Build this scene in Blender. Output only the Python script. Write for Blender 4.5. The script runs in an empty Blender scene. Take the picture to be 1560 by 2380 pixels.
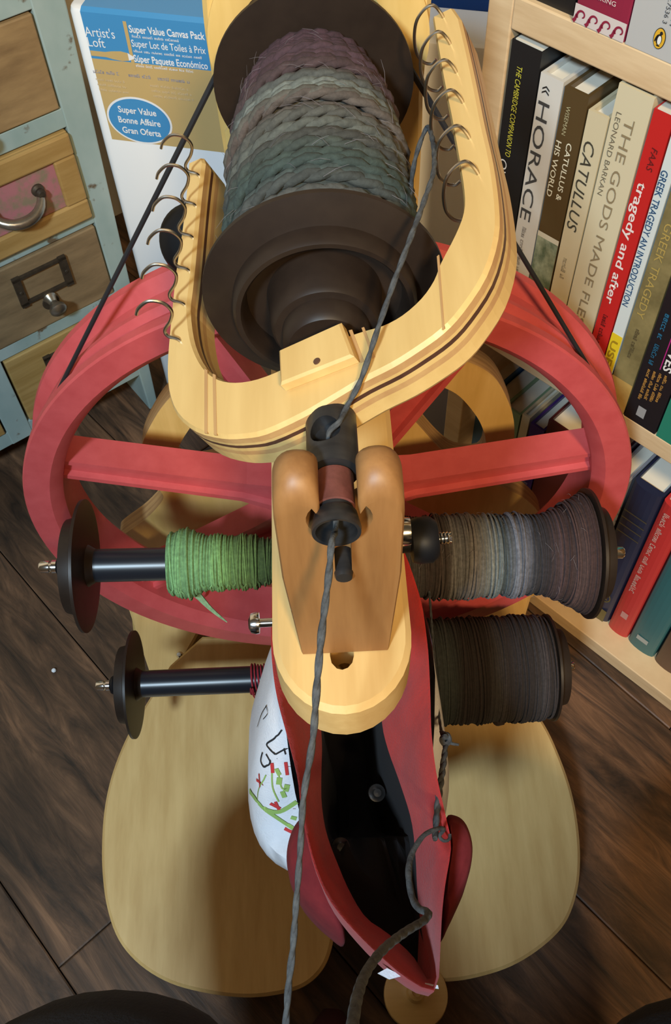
import bpy, bmesh, math, random
import numpy as np
from mathutils import Vector, Matrix
random.seed(7); rng = np.random.default_rng(7)
SC = bpy.context.scene
COL = SC.collection
PI = math.pi

# ------------------------------------------------------------------ camera
IW, IH, F = 1560, 2380, 2200.0
PIT, ROL = math.radians(55.7), math.radians(-2.9)
CAM = np.array([0, 0, .86])
FW = np.array([0, math.cos(PIT), -math.sin(PIT)])
_rt = np.array([1., 0, 0]); _up = np.cross(_rt, FW)
R2 = math.cos(ROL)*_rt + math.sin(ROL)*_up
U2 = -math.sin(ROL)*_rt + math.cos(ROL)*_up
cam_d = bpy.data.cameras.new('camera'); cam = bpy.data.objects.new('camera', cam_d); COL.objects.link(cam)
cam_d.sensor_fit = 'VERTICAL'; cam_d.sensor_height = 24; cam_d.sensor_width = 24*IW/IH
cam_d.lens = F/IH*24; cam_d.clip_start = .01
m = Matrix.Identity(4)
for i in range(3):
    m[i][0] = R2[i]; m[i][1] = U2[i]; m[i][2] = -FW[i]; m[i][3] = CAM[i]
cam.matrix_world = m
SC.camera = cam

# ------------------------------------------------------------------ light
vs = SC.view_settings
vs.view_transform = 'Standard'; vs.look = 'None'; vs.gamma = 1; vs.use_curve_mapping = False
vs.exposure = -0.14
world = bpy.data.worlds.new('room_ambient'); SC.world = world; world.use_nodes = True
world.node_tree.nodes['Background'].inputs[0].default_value = (1.0, .72, .42, 1)
world.node_tree.nodes['Background'].inputs[1].default_value = .078
def area(name, loc, target, size, power, col):
    l = bpy.data.lights.new(name, 'AREA'); l.shape = 'DISK'; l.size = size; l.energy = power; l.color = col
    o = bpy.data.objects.new(name, l); COL.objects.link(o); o.location = loc
    o.rotation_euler = (Vector(target)-Vector(loc)).to_track_quat('-Z', 'Y').to_euler()
    return o
area('warm_lamp', (.34, -1.30, 2.10), (.10, .40, .40), .25, 50, (1, .71, .36))
area('cool_window_light', (-.37, -.68, 1.52), (-.2, .5, .25), .15, 29, (.64, .84, 1))

# ------------------------------------------------------------------ measuring helpers (pixel of the 1560x2380 frame -> point on a known plane)
A = np.array
def ray(x, y): return (x-IW/2)/F*R2-(y-IH/2)/F*U2+FW
def at(x, y, d): return CAM+d*ray(x, y)
def onp(x, y, p, n):
    r = ray(x, y); n = A(n, float); return CAM+r*((A(p)-CAM)@n)/(r@n)
def oz(x, y, z): return onp(x, y, (0, 0, z), (0, 0, 1))
def oy(x, y, Y): return onp(x, y, (0, Y, 0), (0, 1, 0))
def nrm(v): v = A(v, float); return v/np.linalg.norm(v)

# ------------------------------------------------------------------ materials
def newmat(name):
    m = bpy.data.materials.new(name); m.use_nodes = True
    nt = m.node_tree; return m, nt, nt.nodes['Principled BSDF']
def mat(name, col, rough=.5, metal=0., col2=None, scale=(20, 20, 20), detail=4, lo=.35, hi=.65, bump=0., bscale=None, spec=None, coat=0., attr=None, trans=0., sheen=0.):
    m, nt, b = newmat(name); N = nt.nodes; L = nt.links
    b.inputs['Base Color'].default_value = (*col, 1); b.inputs['Roughness'].default_value = rough; b.inputs['Metallic'].default_value = metal
    if spec is not None: b.inputs['Specular IOR Level'].default_value = spec
    if coat: b.inputs['Coat Weight'].default_value = coat; b.inputs['Coat Roughness'].default_value = .25
    if trans: b.inputs['Transmission Weight'].default_value = trans
    if sheen: b.inputs['Sheen Weight'].default_value = sheen; b.inputs['Sheen Roughness'].default_value = .6
    if col2 is not None or bump or attr:
        tc = N.new('ShaderNodeTexCoord'); mp = N.new('ShaderNodeMapping'); mp.inputs['Scale'].default_value = scale
        L.new(tc.outputs['Object'], mp.inputs[0])
        nz = N.new('ShaderNodeTexNoise'); nz.inputs['Scale'].default_value = 1; nz.inputs['Detail'].default_value = detail; nz.inputs['Roughness'].default_value = .62
        L.new(mp.outputs[0], nz.inputs['Vector'])
        if col2 is not None or attr:
            rp = N.new('ShaderNodeValToRGB'); rp.color_ramp.elements[0].position = lo; rp.color_ramp.elements[1].position = hi
            rp.color_ramp.elements[0].color = (*col, 1); rp.color_ramp.elements[1].color = (*(col2 or col), 1)
            L.new(nz.outputs['Fac'], rp.inputs[0])
            out = rp.outputs[0]
            if attr:
                at_ = N.new('ShaderNodeAttribute'); at_.attribute_name = attr
                mx = N.new('ShaderNodeMix'); mx.data_type = 'RGBA'; mx.blend_type = 'MULTIPLY'; mx.inputs['Factor'].default_value = 1
                L.new(at_.outputs['Color'], mx.inputs['A']); L.new(out, mx.inputs['B']); out = mx.outputs['Result']
            L.new(out, b.inputs['Base Color'])
        if bump:
            bp = N.new('ShaderNodeBump'); bp.inputs['Strength'].default_value = bump; bp.inputs['Distance'].default_value = .002
            src = nz
            if bscale:
                mp2 = N.new('ShaderNodeMapping'); mp2.inputs['Scale'].default_value = bscale; L.new(tc.outputs['Object'], mp2.inputs[0])
                src = N.new('ShaderNodeTexNoise'); src.inputs['Scale'].default_value = 1; src.inputs['Detail'].default_value = 3; L.new(mp2.outputs[0], src.inputs['Vector'])
            L.new(src.outputs['Fac'], bp.inputs['Height']); L.new(bp.outputs[0], b.inputs['Normal'])
    return m
M = {}
M['maple_y'] = mat('pale maple, grain front to back', (.555, .35, .128), .42, col2=(.65, .435, .175), scale=(95, 7, 95), coat=.15, bump=.03)
M['maple_z'] = mat('pale maple, upright grain', (.555, .35, .128), .42, col2=(.65, .435, .175), scale=(95, 95, 7), coat=.15, bump=.03)
M['maple_x'] = mat('pale maple, grain sideways', (.555, .35, .128), .42, col2=(.65, .435, .175), scale=(7, 95, 95), coat=.15, bump=.03)
M['ply_edge'] = mat('plywood edge', (.30, .16, .065), .55, col2=(.48, .29, .12), scale=(12, 500, 12), bump=.04)
M['birch_frame'] = mat('birch plywood face', (.60, .385, .115), .40, col2=(.70, .47, .165), scale=(70, 70, 9), coat=.2)
M['yoke'] = mat('oiled cherry wood', (.22, .098, .030), .50, col2=(.30, .142, .046), scale=(120, 120, 10), coat=.0, bump=.03)
M['lam_pale'] = mat('flyer pale ply', (.555, .355, .125), .40, col2=(.64, .43, .165), scale=(80, 8, 80), coat=.2)
M['lam_mid'] = mat('flyer tan ply', (.40, .215, .085), .45, col2=(.50, .30, .12), scale=(80, 8, 80))
M['lam_dark'] = mat('flyer walnut ply', (.055, .022, .014), .45, col2=(.09, .04, .022), scale=(80, 8, 80))
M['red_wheel'] = mat('rose red wheel plastic', (.47, .062, .064), .52, col2=(.53, .080, .082), scale=(60, 60, 60), bump=.03)
M['bobbin'] = mat('dark brown bobbin plastic', (.016, .0096, .0065), .46, col2=(.022, .0135, .009), scale=(60, 60, 60), spec=.32)
M['core'] = mat('black bobbin tube', (.010, .012, .017), .33)
M['black'] = mat('black plastic', (.005, .005, .006), .5, spec=.25)
M['steel_black'] = mat('blackened steel', (.03, .03, .032), .38, metal=.6, col2=(.05, .05, .052), scale=(30, 200, 30))
M['chrome'] = mat('bright chrome', (.78, .77, .74), .16, metal=1)
M['nickel'] = mat('nickel wire', (.52, .47, .40), .28, metal=1)
M['leather'] = mat('oxblood leather bearing', (.10, .028, .020), .6, col2=(.14, .04, .03), scale=(200, 200, 200), bump=.1)
M['cord'] = mat('black drive cord', (.012, .012, .014), .6)
M['yarn'] = mat('hand dyed wool', (.72, .72, .72), .9, col2=(1.1, 1.1, 1.1), scale=(420, 420, 420), attr='Col', bump=.25)
M['fuzz'] = mat('wool fuzz', (.16, .14, .15), .9)
M['strand'] = mat('grey wool strand', (.030, .032, .035), .9, col2=(.066, .070, .072), scale=(300, 300, 300), bump=.3)
M['redyarn'] = mat('red thread', (.28, .012, .022), .8, col2=(.36, .02, .03), scale=(400, 400, 400))
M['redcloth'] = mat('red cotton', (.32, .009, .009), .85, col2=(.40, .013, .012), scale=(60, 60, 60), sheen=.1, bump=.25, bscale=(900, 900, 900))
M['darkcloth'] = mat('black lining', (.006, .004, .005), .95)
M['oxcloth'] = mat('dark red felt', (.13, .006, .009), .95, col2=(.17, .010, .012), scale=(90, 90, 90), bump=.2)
M['whitecloth'] = mat('white printed cotton', (.60, .60, .64), .85, col2=(.68, .68, .71), scale=(30, 30, 30), bump=.2, bscale=(900, 900, 900))
M['pblack'] = mat('black fabric print', (.012, .012, .014), .85)
M['pgreen'] = mat('green fabric print', (.26, .40, .10), .85)
M['pred'] = mat('red fabric print', (.50, .03, .03), .85)
M['pine'] = mat('pale pine shelf', (.60, .42, .235), .55, col2=(.70, .52, .31), scale=(14, 14, 120), bump=.03)
M['pine_h'] = mat('pale pine shelf board', (.60, .42, .235), .55, col2=(.70, .52, .31), scale=(18, 18, 150), bump=.03)
M['paper'] = mat('book pages', (.66, .62, .52), .8, col2=(.74, .70, .60), scale=(8, 8, 300))
def worn_paint():
    m = mat('worn pale blue-green paint', (.26, .36, .345), .65, col2=(.36, .45, .43), scale=(16, 16, 9), bump=.1)
    nt = m.node_tree; N = nt.nodes; L = nt.links; b = N['Principled BSDF']; src = b.inputs['Base Color'].links[0].from_socket
    tc = N.new('ShaderNodeTexCoord'); nz = N.new('ShaderNodeTexNoise'); nz.inputs['Scale'].default_value = 46; nz.inputs['Detail'].default_value = 6; L.new(tc.outputs['Object'], nz.inputs['Vector'])
    rp = N.new('ShaderNodeValToRGB'); rp.color_ramp.elements[0].position = .645; rp.color_ramp.elements[1].position = .70; L.new(nz.outputs['Fac'], rp.inputs[0])
    mx = N.new('ShaderNodeMix'); mx.data_type = 'RGBA'; L.new(rp.outputs[0], mx.inputs['Factor']); L.new(src, mx.inputs['A']); mx.inputs['B'].default_value = (.13, .095, .055, 1); L.new(mx.outputs['Result'], b.inputs['Base Color'])
    return m
M['paint'] = worn_paint()
M['trousers'] = mat('black knit trousers', (.006, .006, .008), .95, bump=.3, scale=(500, 500, 500))
M['shoe'] = mat('dark red slipper', (.045, .006, .010), .9)
M['wall'] = mat('beige wall paint', (.55, .47, .36), .9, col2=(.57, .49, .38), scale=(5, 5, 5), bump=.05)
M['white'] = mat('white cardboard', (.84, .86, .88), .45, coat=.2)
M['labelblue'] = mat('label blue print', (.06, .28, .58), .35, coat=.3)
M['labeltan'] = mat('label tan print', (.56, .40, .17), .35, coat=.3)
M['labeltan2'] = mat('label pale tan print', (.70, .57, .36), .35, coat=.3)
M['ink_white'] = mat('white ink', (.80, .82, .85), .5)
M['ink_grey'] = mat('grey ink', (.33, .33, .40), .6)
M['brass_dark'] = mat('aged bronze hardware', (.055, .042, .030), .5, metal=.55, col2=(.10, .075, .05), scale=(90, 90, 90))
M['pewter'] = mat('worn pewter', (.42, .38, .31), .32, metal=.9, col2=(.30, .27, .22), scale=(60, 60, 60))
M['pinkpanel'] = mat('pink floral panel', (.42, .16, .17), .75, col2=(.25, .19, .12), scale=(70, 70, 70), lo=.42, hi=.6)
def clearplastic():
    return mat('milky clear plastic', (.42, .60, .82), .10, col2=(.60, .74, .88), scale=(4, 4, 30), coat=.6)
M['clear'] = clearplastic()
M['binblue'] = mat('navy plastic lid', (.012, .04, .13), .35)
def drawerwood(name, a, b2, sc): return mat(name, a, .6, col2=b2, scale=sc, detail=6, lo=.3, hi=.7, bump=.06)
M['dw1'] = drawerwood('drawer walnut', (.19, .115, .05), (.36, .235, .105), (14, 14, 60))
M['dw2'] = drawerwood('drawer ochre frame', (.30, .165, .04), (.46, .29, .10), (10, 10, 60))
M['dw3'] = drawerwood('drawer grey brown', (.15, .10, .05), (.30, .205, .105), (14, 14, 60))
M['dw4'] = drawerwood('drawer ochre stripe', (.28, .165, .04), (.50, .34, .13), (5, 5, 70))

def floor_mat():
    m, nt, b = newmat('dark hand scraped floorboards'); N = nt.nodes; L = nt.links
    tc = N.new('ShaderNodeTexCoord'); oi = N.new('ShaderNodeObjectInfo')
    ad = N.new('ShaderNodeVectorMath'); ad.operation = 'ADD'
    ms = N.new('ShaderNodeVectorMath'); ms.operation = 'SCALE'; ms.inputs['Scale'].default_value = 7.
    cx = N.new('ShaderNodeCombineXYZ'); L.new(oi.outputs['Random'], cx.inputs[0]); L.new(oi.outputs['Random'], cx.inputs[1]); L.new(cx.outputs[0], ms.inputs[0])
    L.new(tc.outputs['Object'], ad.inputs[0]); L.new(ms.outputs[0], ad.inputs[1])
    mp = N.new('ShaderNodeMapping'); mp.inputs['Scale'].default_value = (9, 55, 9); L.new(ad.outputs[0], mp.inputs[0])
    n1 = N.new('ShaderNodeTexNoise'); n1.inputs['Scale'].default_value = 1; n1.inputs['Detail'].default_value = 7; n1.inputs['Roughness'].default_value = .7; n1.inputs['Distortion'].default_value = .8; L.new(mp.outputs[0], n1.inputs['Vector'])
    mp2 = N.new('ShaderNodeMapping'); mp2.inputs['Scale'].default_value = (5, 14, 5); L.new(ad.outputs[0], mp2.inputs[0])
    n2 = N.new('ShaderNodeTexNoise'); n2.inputs['Scale'].default_value = 1; n2.inputs['Detail'].default_value = 4; L.new(mp2.outputs[0], n2.inputs['Vector'])
    r1 = N.new('ShaderNodeValToRGB'); e = r1.color_ramp.elements; e[0].position = .32; e[0].color = (.026, .018, .013, 1); e[1].position = .68; e[1].color = (.225, .120, .064, 1)
    el = e.new(.5); el.color = (.105, .057, .032, 1); L.new(n1.outputs['Fac'], r1.inputs[0])
    r2 = N.new('ShaderNodeValToRGB'); e = r2.color_ramp.elements; e[0].position = .38; e[0].color = (.42, .42, .42, 1); e[1].position = .62; e[1].color = (1.15, 1.1, 1.05, 1); L.new(n2.outputs['Fac'], r2.inputs[0])
    mx = N.new('ShaderNodeMix'); mx.data_type = 'RGBA'; mx.blend_type = 'MULTIPLY'; mx.inputs['Factor'].default_value = 1
    L.new(r1.outputs[0], mx.inputs['A']); L.new(r2.outputs[0], mx.inputs['B']); L.new(mx.outputs['Result'], b.inputs['Base Color'])
    b.inputs['Roughness'].default_value = .48
    bp = N.new('ShaderNodeBump'); bp.inputs['Strength'].default_value = .35; bp.inputs['Distance'].default_value = .002; L.new(n1.outputs['Fac'], bp.inputs['Height']); L.new(bp.outputs[0], b.inputs['Normal'])
    return m
M['floor'] = floor_mat()
M['gap'] = mat('dark floor gap', (.01, .008, .006), .9)

# ------------------------------------------------------------------ mesh builders
class MB:
    def __init__(s): s.v = []; s.f = []; s.mi = []; s.c = None
    def add(s, vs_, fs, mi=0):
        o = len(s.v); s.v += [tuple(map(float, p)) for p in vs_]
        for f in fs: s.f.append(tuple(i+o for i in f)); s.mi.append(mi)
        return o
    def box(s, c, size, ex=(1, 0, 0), ey=(0, 1, 0), ez=(0, 0, 1), mi=0):
        c = A(c, float); ex, ey, ez = A(ex, float)*size[0]/2, A(ey, float)*size[1]/2, A(ez, float)*size[2]/2
        P = [c+i*ex+j*ey+k*ez for k in (-1, 1) for j in (-1, 1) for i in (-1, 1)]
        s.add(P, [(0, 2, 3, 1), (4, 5, 7, 6), (0, 1, 5, 4), (2, 6, 7, 3), (0, 4, 6, 2), (1, 3, 7, 5)], mi); return s
    def loft(s, secs, cap0=True, cap1=True, mi=0, close=True, mis=None):
        n = len(secs[0]); o = len(s.v)
        for q in secs: s.v += [tuple(map(float, p)) for p in q]
        for k in range(len(secs)-1):
            for i in range(n if close else n-1):
                j = (i+1) % n
                s.f.append((o+k*n+i, o+k*n+j, o+(k+1)*n+j, o+(k+1)*n+i)); s.mi.append(mis[k] if mis else mi)
        if cap0: s.f.append(tuple(o+i for i in range(n))[::-1]); s.mi.append(mis[0] if mis else mi)
        if cap1: s.f.append(tuple(o+(len(secs)-1)*n+i for i in range(n))); s.mi.append(mis[-1] if mis else mi)
        return s
    def prism(s, pts, d, bevel=0., mi=0):
        pts = [A(p, float) for p in pts]; d = A(d, float); L = np.linalg.norm(d)
        if not bevel: return s.loft([pts, [p+d for p in pts]], mi=mi)
        q = inset(pts, d, bevel); u = d/L
        return s.loft([q, [p+u*bevel for p in pts], [p+d-u*bevel for p in pts], [p+d for p in q]], mi=mi)
    def lathe(s, prof, O, ax, n=48, mi=0, a0=0., a1=2*PI, cap0=False, cap1=False):
        """prof: (r, t) pairs, t along the axis"""
        O = A(O, float); ax = nrm(ax); u = nrm(np.cross(ax, (0, 0, 1) if abs(ax[2]) < .9 else (1, 0, 0))); w = np.cross(ax, u)
        secs = [[O+ax*t+r*(math.cos(2*PI*i/n)*u+math.sin(2*PI*i/n)*w) for i in range(n)] for r, t in prof]
        return s.loft(secs, cap0, cap1, mi)
    def tube(s, pts, r, n=8, closed=False, mi=0, cap=True):
        P = [A(p, float) for p in pts]; m_ = len(P)
        rr = r if hasattr(r, '__len__') else [r]*m_
        T = []
        for i in range(m_):
            a = P[(i-1) % m_] if (closed or i > 0) else P[i]; b = P[(i+1) % m_] if (closed or i < m_-1) else P[i]
            T.append(nrm(b-a))
        u = nrm(np.cross(T[0], (0, 0, 1) if abs(T[0][2]) < .9 else (1, 0, 0)))
        secs = []
        for i in range(m_):
            u = nrm(u-T[i]*(u@T[i])); w = np.cross(T[i], u)
            secs.append([P[i]+rr[i]*(math.cos(2*PI*k/n)*u+math.sin(2*PI*k/n)*w) for k in range(n)])
        if closed: secs.append(secs[0]); return s.loft(secs, False, False, mi)
        return s.loft(secs, cap, cap, mi)
    def strip(s, pts, wd, nrm_, mi=0):
        """flat ribbon along pts, width wd, facing nrm_ (a vector or list)"""
        P = [A(p, float) for p in pts]; a, b = [], []
        for i in range(len(P)):
            t = nrm(P[min(i+1, len(P)-1)]-P[max(i-1, 0)]); nn = A(nrm_[i] if hasattr(nrm_[0], '__len__') else nrm_)
            w = wd[i] if hasattr(wd, '__len__') else wd
            sd = nrm(np.cross(nn, t))*w/2; a.append(P[i]+sd); b.append(P[i]-sd)
        return s.loft([a, b], False, False, mi, close=False)
def inset(pts, d, k):
    """shrink a planar polygon by k (normal along d)"""
    n = len(pts); u = nrm(d); c = sum(pts)/n; out = []
    area2 = sum(np.cross(pts[i]-c, pts[(i+1) % n]-c)@u for i in range(n)); sg = 1 if area2 > 0 else -1
    for i in range(n):
        a, b, e = pts[i-1], pts[i], pts[(i+1) % n]
        n1 = sg*np.cross(u, nrm(b-a)); n2 = sg*np.cross(u, nrm(e-b)); nn = n1+n2; l = nn@nn
        out.append(b+(nn*2/l*k if l > .3 else n1*k))
    return out
def smooth(pts, per=6, closed=False):
    """Catmull-Rom through pts"""
    P = [A(p, float) for p in pts]; n = len(P); out = []
    for i in range(n if closed else n-1):
        p0 = P[(i-1) % n] if (closed or i > 0) else P[0]; p1 = P[i]; p2 = P[(i+1) % n]; p3 = P[(i+2) % n] if (closed or i+2 < n) else P[-1]
        for k in range(per):
            t = k/per
            out.append(.5*((2*p1)+(-p0+p2)*t+(2*p0-5*p1+4*p2-p3)*t*t+(-p0+3*p1-3*p2+p3)*t**3))
    if not closed: out.append(P[-1])
    return out
def resample(pts, n, closed=False):
    P = A(pts, float)
    if closed: P = np.vstack([P, P[:1]])
    d = np.r_[0, np.cumsum(np.linalg.norm(np.diff(P, axis=0), axis=1))]
    t = np.linspace(0, d[-1], n+1)[:-1] if closed else np.linspace(0, d[-1], n)
    return [A([np.interp(x, d, P[:, k]) for k in range(P.shape[1])]) for x in t]

OFF = {}
def empty(name, loc):
    o = bpy.data.objects.new(name, None); COL.objects.link(o); o.location = tuple(map(float, loc)); o.empty_display_size = .02
    OFF[o] = A(loc, float); return o
def tag(o, label, cat, group=None, kind=None):
    if label: o['label'] = label
    if cat: o['category'] = cat
    if group: o['group'] = group
    if kind: o['kind'] = kind
    return o
def obj(name, mb, mats, parent=None, sm=False, origin=None, label=None, kind=None, bevel=0., autosmooth=None):
    off = OFF[parent] if parent is not None else (A(origin, float) if origin is not None else A([0, 0, 0.]))
    me = bpy.data.meshes.new(name)
    me.from_pydata([tuple(A(v)-off) for v in mb.v], [], mb.f)
    mats = mats if isinstance(mats, (list, tuple)) else [mats]
    for x in mats: me.materials.append(M[x] if isinstance(x, str) else x)
    if len(mats) > 1: me.polygons.foreach_set('material_index', mb.mi)
    if mb.c is not None:
        ca = me.color_attributes.new('Col', 'FLOAT_COLOR', 'POINT'); ca.data.foreach_set('color', np.c_[A(mb.c), np.ones(len(mb.c))].ravel())
    bm = bmesh.new(); bm.from_mesh(me); bmesh.ops.recalc_face_normals(bm, faces=bm.faces); bm.to_mesh(me); bm.free()
    me.update()
    if sm:
        me.polygons.foreach_set('use_smooth', [True]*len(me.polygons))
        if autosmooth is None: autosmooth = 40
        me.set_sharp_from_angle(angle=math.radians(autosmooth))
    o = bpy.data.objects.new(name, me); COL.objects.link(o)
    if parent is not None: o.parent = parent
    elif origin is not None: o.location = tuple(off)
    OFF[o] = off
    if label: o['label'] = label
    if kind: o['kind'] = kind
    if bevel:
        md = o.modifiers.new('b', 'BEVEL'); md.width = bevel; md.segments = 2; md.limit_method = 'ANGLE'
    return o
def cut(o, mb):
    """boolean difference, applied"""
    me = bpy.data.meshes.new('cutter'); off = OFF[o]
    me.from_pydata([tuple(A(v)-off) for v in mb.v], [], mb.f)
    bm = bmesh.new(); bm.from_mesh(me); bmesh.ops.recalc_face_normals(bm, faces=bm.faces); bm.to_mesh(me); bm.free()
    c = bpy.data.objects.new('cutter', me); COL.objects.link(c)
    c.parent = o.parent
    md = o.modifiers.new('cut', 'BOOLEAN'); md.operation = 'DIFFERENCE'; md.object = c; md.solver = 'EXACT'
    bpy.context.view_layer.update()
    dg = bpy.context.evaluated_depsgraph_get()
    new = bpy.data.meshes.new_from_object(o.evaluated_get(dg))
    o.modifiers.clear(); old = o.data; o.data = new; new.name = old.name
    bpy.data.objects.remove(c, do_unlink=True); bpy.data.meshes.remove(old); bpy.data.meshes.remove(me)
    new.set_sharp_from_angle(angle=math.radians(35))
def marks(name, body, m_, parent, O, ex, ey, L, H, lift=.0004):
    """small print too blurred to read: a row of letter-like strokes"""
    ex, ey = nrm(ex), nrm(ey); nz = np.cross(ex, ey); x = 0.; mb_ = MB(); n = 0; wl = 5
    while x < L-H*.3:
        w = H*rng.uniform(.35, .7); n += 1
        if n > wl: x += H*.6; n = 0; wl = int(rng.integers(3, 9)); continue
        h = H*rng.choice([.7, .72, 1.]); t = H*.17
        def q(a, b, c, d): mb_.add([A(O)+lift*nz+ex*(x+i)+ey*j for i, j in ((a, c), (b, c), (b, d), (a, d))], [(0, 1, 2, 3)])
        q(0, t, 0, h)
        k = int(rng.integers(0, 4))
        if k != 1: q(w-t, w, 0, h*rng.choice([.6, 1.]))
        if k != 2: q(0, w, h-t, h)
        if k != 0: q(0, w, 0, t)
        if k == 3: q(0, w, h*.45, h*.45+t)
        x += w+H*.16
    return obj(name, mb_, m_, parent)
def text(name, body, m_, parent, O, ex, ey, L=None, H=None, shear=0., align='LEFT', lift=.0004, bold=0.):
    if body[0] == '~': return marks(name, body, m_, parent, O, ex, ey, L, H, lift)
    """flat lettering: origin O, reading direction ex, letter-up ey; L = run length, H = cap height"""
    cu = bpy.data.curves.new('t', 'FONT'); cu.body = body; cu.size = 1; cu.shear = shear; cu.align_x = 'LEFT'; cu.resolution_u = 3; cu.offset = bold
    t = bpy.data.objects.new('t', cu); COL.objects.link(t); bpy.context.view_layer.update()
    me = bpy.data.meshes.new_from_object(t.evaluated_get(bpy.context.evaluated_depsgraph_get()))
    bpy.data.objects.remove(t, do_unlink=True); bpy.data.curves.remove(cu)
    V = A([v.co[:] for v in me.vertices]); ex, ey = nrm(ex), nrm(ey); nz = np.cross(ex, ey)
    w = V[:, 0].max()-V[:, 0].min(); sy = H/.73; sx = L/w if L else sy
    x0 = V[:, 0].min() if align == 'LEFT' else (V[:, 0].max()+V[:, 0].min())/2
    W_ = A(O)+((V[:, :1]-x0)*sx)*ex+(V[:, 1:2]*sy)*ey+lift*nz - OFF[parent]
    me.vertices.foreach_set('co', W_.ravel()); me.materials.clear(); me.materials.append(M[m_] if isinstance(m_, str) else m_); me.update()
    me.name = name
    o = bpy.data.objects.new(name, me); COL.objects.link(o); o.parent = parent; OFF[o] = OFF[parent]; return o

# ================================================================== SETTING
pd = A([math.cos(math.radians(-50)), math.sin(math.radians(-50)), 0]); pn = A([-pd[1], pd[0], 0])
fl = MB(); fl.box((0, .2, -.014), (4.2, 4.2, .02))
floor = obj('floor', fl, 'gap'); floor['kind'] = 'structure'
PW = .18
def plank(r, t0, t1):
    n0 = -.1012+PW*r
    L, Wd = t1-t0-.0012, PW-.0012; h = .004; b = .0012
    me = MB(); 
    q = lambda x, y, z: (x*pd[0]+y*pn[0], x*pd[1]+y*pn[1], z)
    def rect(d, z): return [(-L/2+d, -Wd/2+d, z), (L/2-d, -Wd/2+d, z), (L/2-d, Wd/2-d, z), (-L/2+d, Wd/2-d, z)]
    me.loft([rect(0, -h), rect(0, -b*.6), rect(b, 0)])
    o = obj('plank', me, 'floor', floor)
    o.location = tuple(pd*(t0+t1)/2+pn*(n0+PW/2)); o.rotation_euler = (0, 0, math.radians(-50))
for r in range(-6, 8):
    off0 = -.2686 if r == 0 else [-.9, -.05, -.62, -1.25, .17][r % 5]
    t = off0-1.2*2
    for k in range(4):
        if t+1.2 > -1.75 and t < 1.75: plank(r, max(t, -1.9), min(t+1.2, 1.9))
        t += 1.2
# bookcase frame of reference
yb = math.radians(-47.3); BE = A([math.cos(yb), math.sin(yb), 0]); BN = A([-BE[1], BE[0], 0]); BP = oz(1400, 1530, 0); UZ = A([0, 0, 1.])
def SB(s, t, z): return BP+BE*s+BN*t+UZ*z
def SPt(x, y, t=0.):
    P = onp(x, y, BP+BN*t, BN)-BP; return P@BE, P[2]
yc = math.radians(35); CE = A([math.cos(yc), math.sin(yc), 0]); CN = A([-CE[1], CE[0], 0]); CP = oz(368, 942, 0)
def SCb(s, t, z): return CP+CE*s+CN*t+UZ*z
wl = MB(); wl.box(BP+BN*.50+UZ*1.2+BE*.2, (3.0, .04, 2.4), BE, BN, UZ); w_ = obj('wall_right', wl, 'wall'); w_['kind'] = 'structure'
wl = MB(); wl.box(CP+CN*.36+UZ*1.2-CE*.55, (2.6, .04, 2.4), CE, CN, UZ); w_ = obj('wall_left', wl, 'wall'); w_['kind'] = 'structure'

# ================================================================== SPINNING WHEEL
WX, WY, WZ = -.004, .366, .3195
wheel = empty('spinning_wheel', (0, .3, 0))
tag(wheel, 'pale wood spinning wheel with rose red drive wheel, flyer and twin treadles', 'spinning wheel')
YA = A([0, 1., 0])
# --- drive wheel
dw = MB()
prof = [(.1865, .000), (.2025, .000), (.2035, .0015), (.2035, .007), (.1955, .0125), (.1945, .020), (.1985, .0235), (.1985, .0265), (.1945, .030), (.1955, .0375), (.2030, .043), (.2035, .048), (.2020, .050), (.1840, .050), (.1790, .044), (.1790, .008), (.1815, .004), (.1865, .000)]
dw.lathe(prof, (WX, WY, WZ), YA, n=128)
rim = obj('drive_wheel', dw, 'red_wheel', wheel, sm=True, autosmooth=28)
hb = MB(); hb.lathe([(.0, -.002), (.016, -.002), (.019, .002), (.030, .006), (.036, .012), (.036, .040), (.028, .046), (.0, .046)], (WX, WY, WZ), YA, n=48); obj('hub', hb, 'red_wheel', rim, sm=True)
for k in range(7):
    a = math.radians(9.5+360/7*k); e = A([math.cos(a), 0, math.sin(a)]); q = A([-math.sin(a), 0, math.cos(a)])
    sp = MB()
    def sec(r, w, y0, y1):
        c = A([WX, 0, WZ])+e*r
        return [c+q*x+A([0, WY+y, 0]) for x, y in ((-w, y0), (-w*.62, y0-.0), (-w*.5, y0+.004), (w*.5, y0+.004), (w*.62, y0), (w, y0), (w, y1), (w*.35, y1+.004), (-w*.35, y1+.004), (-w, y1))]
    sp.loft([sec(.024, .020, .006, .034), sec(.040, .0135, .009, .034), (sec(.060, .0102, .011, .034)), sec(.185, .0092, .013, .035)])
    obj('spoke', sp, 'red_wheel', rim)
nb = MB(); P = A([WX, WY+.024, WZ])+.178*A([math.cos(math.radians(-130)), 0, math.sin(math.radians(-130))]); ninw = nrm(A([WX, WY+.024, WZ])-P)
nb.lathe([(.0085, -.003), (.0085, .004), (.007, .0055), (.0045, .0055), (.0035, .0035), (.0, .003)], P, ninw, n=24); obj('rim_boss', nb, 'red_wheel', rim, sm=True)
# --- axle
ax = MB(); ax.lathe([(0, -.05), (.007, -.05), (.007, .085), (0, .085)], (WX, WY, WZ), YA, n=20); obj('axle', ax, 'steel_black', wheel, sm=True)
# --- front post, under the mother-of-all bar
po = MB(); po.prism([(-.028, .262, .045), (.028, .262, .045), (.026, .262, .530), (-.026, .262, .530)], (0, .048, 0), .003)
obj('front_post', po, 'maple_z', wheel)
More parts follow.
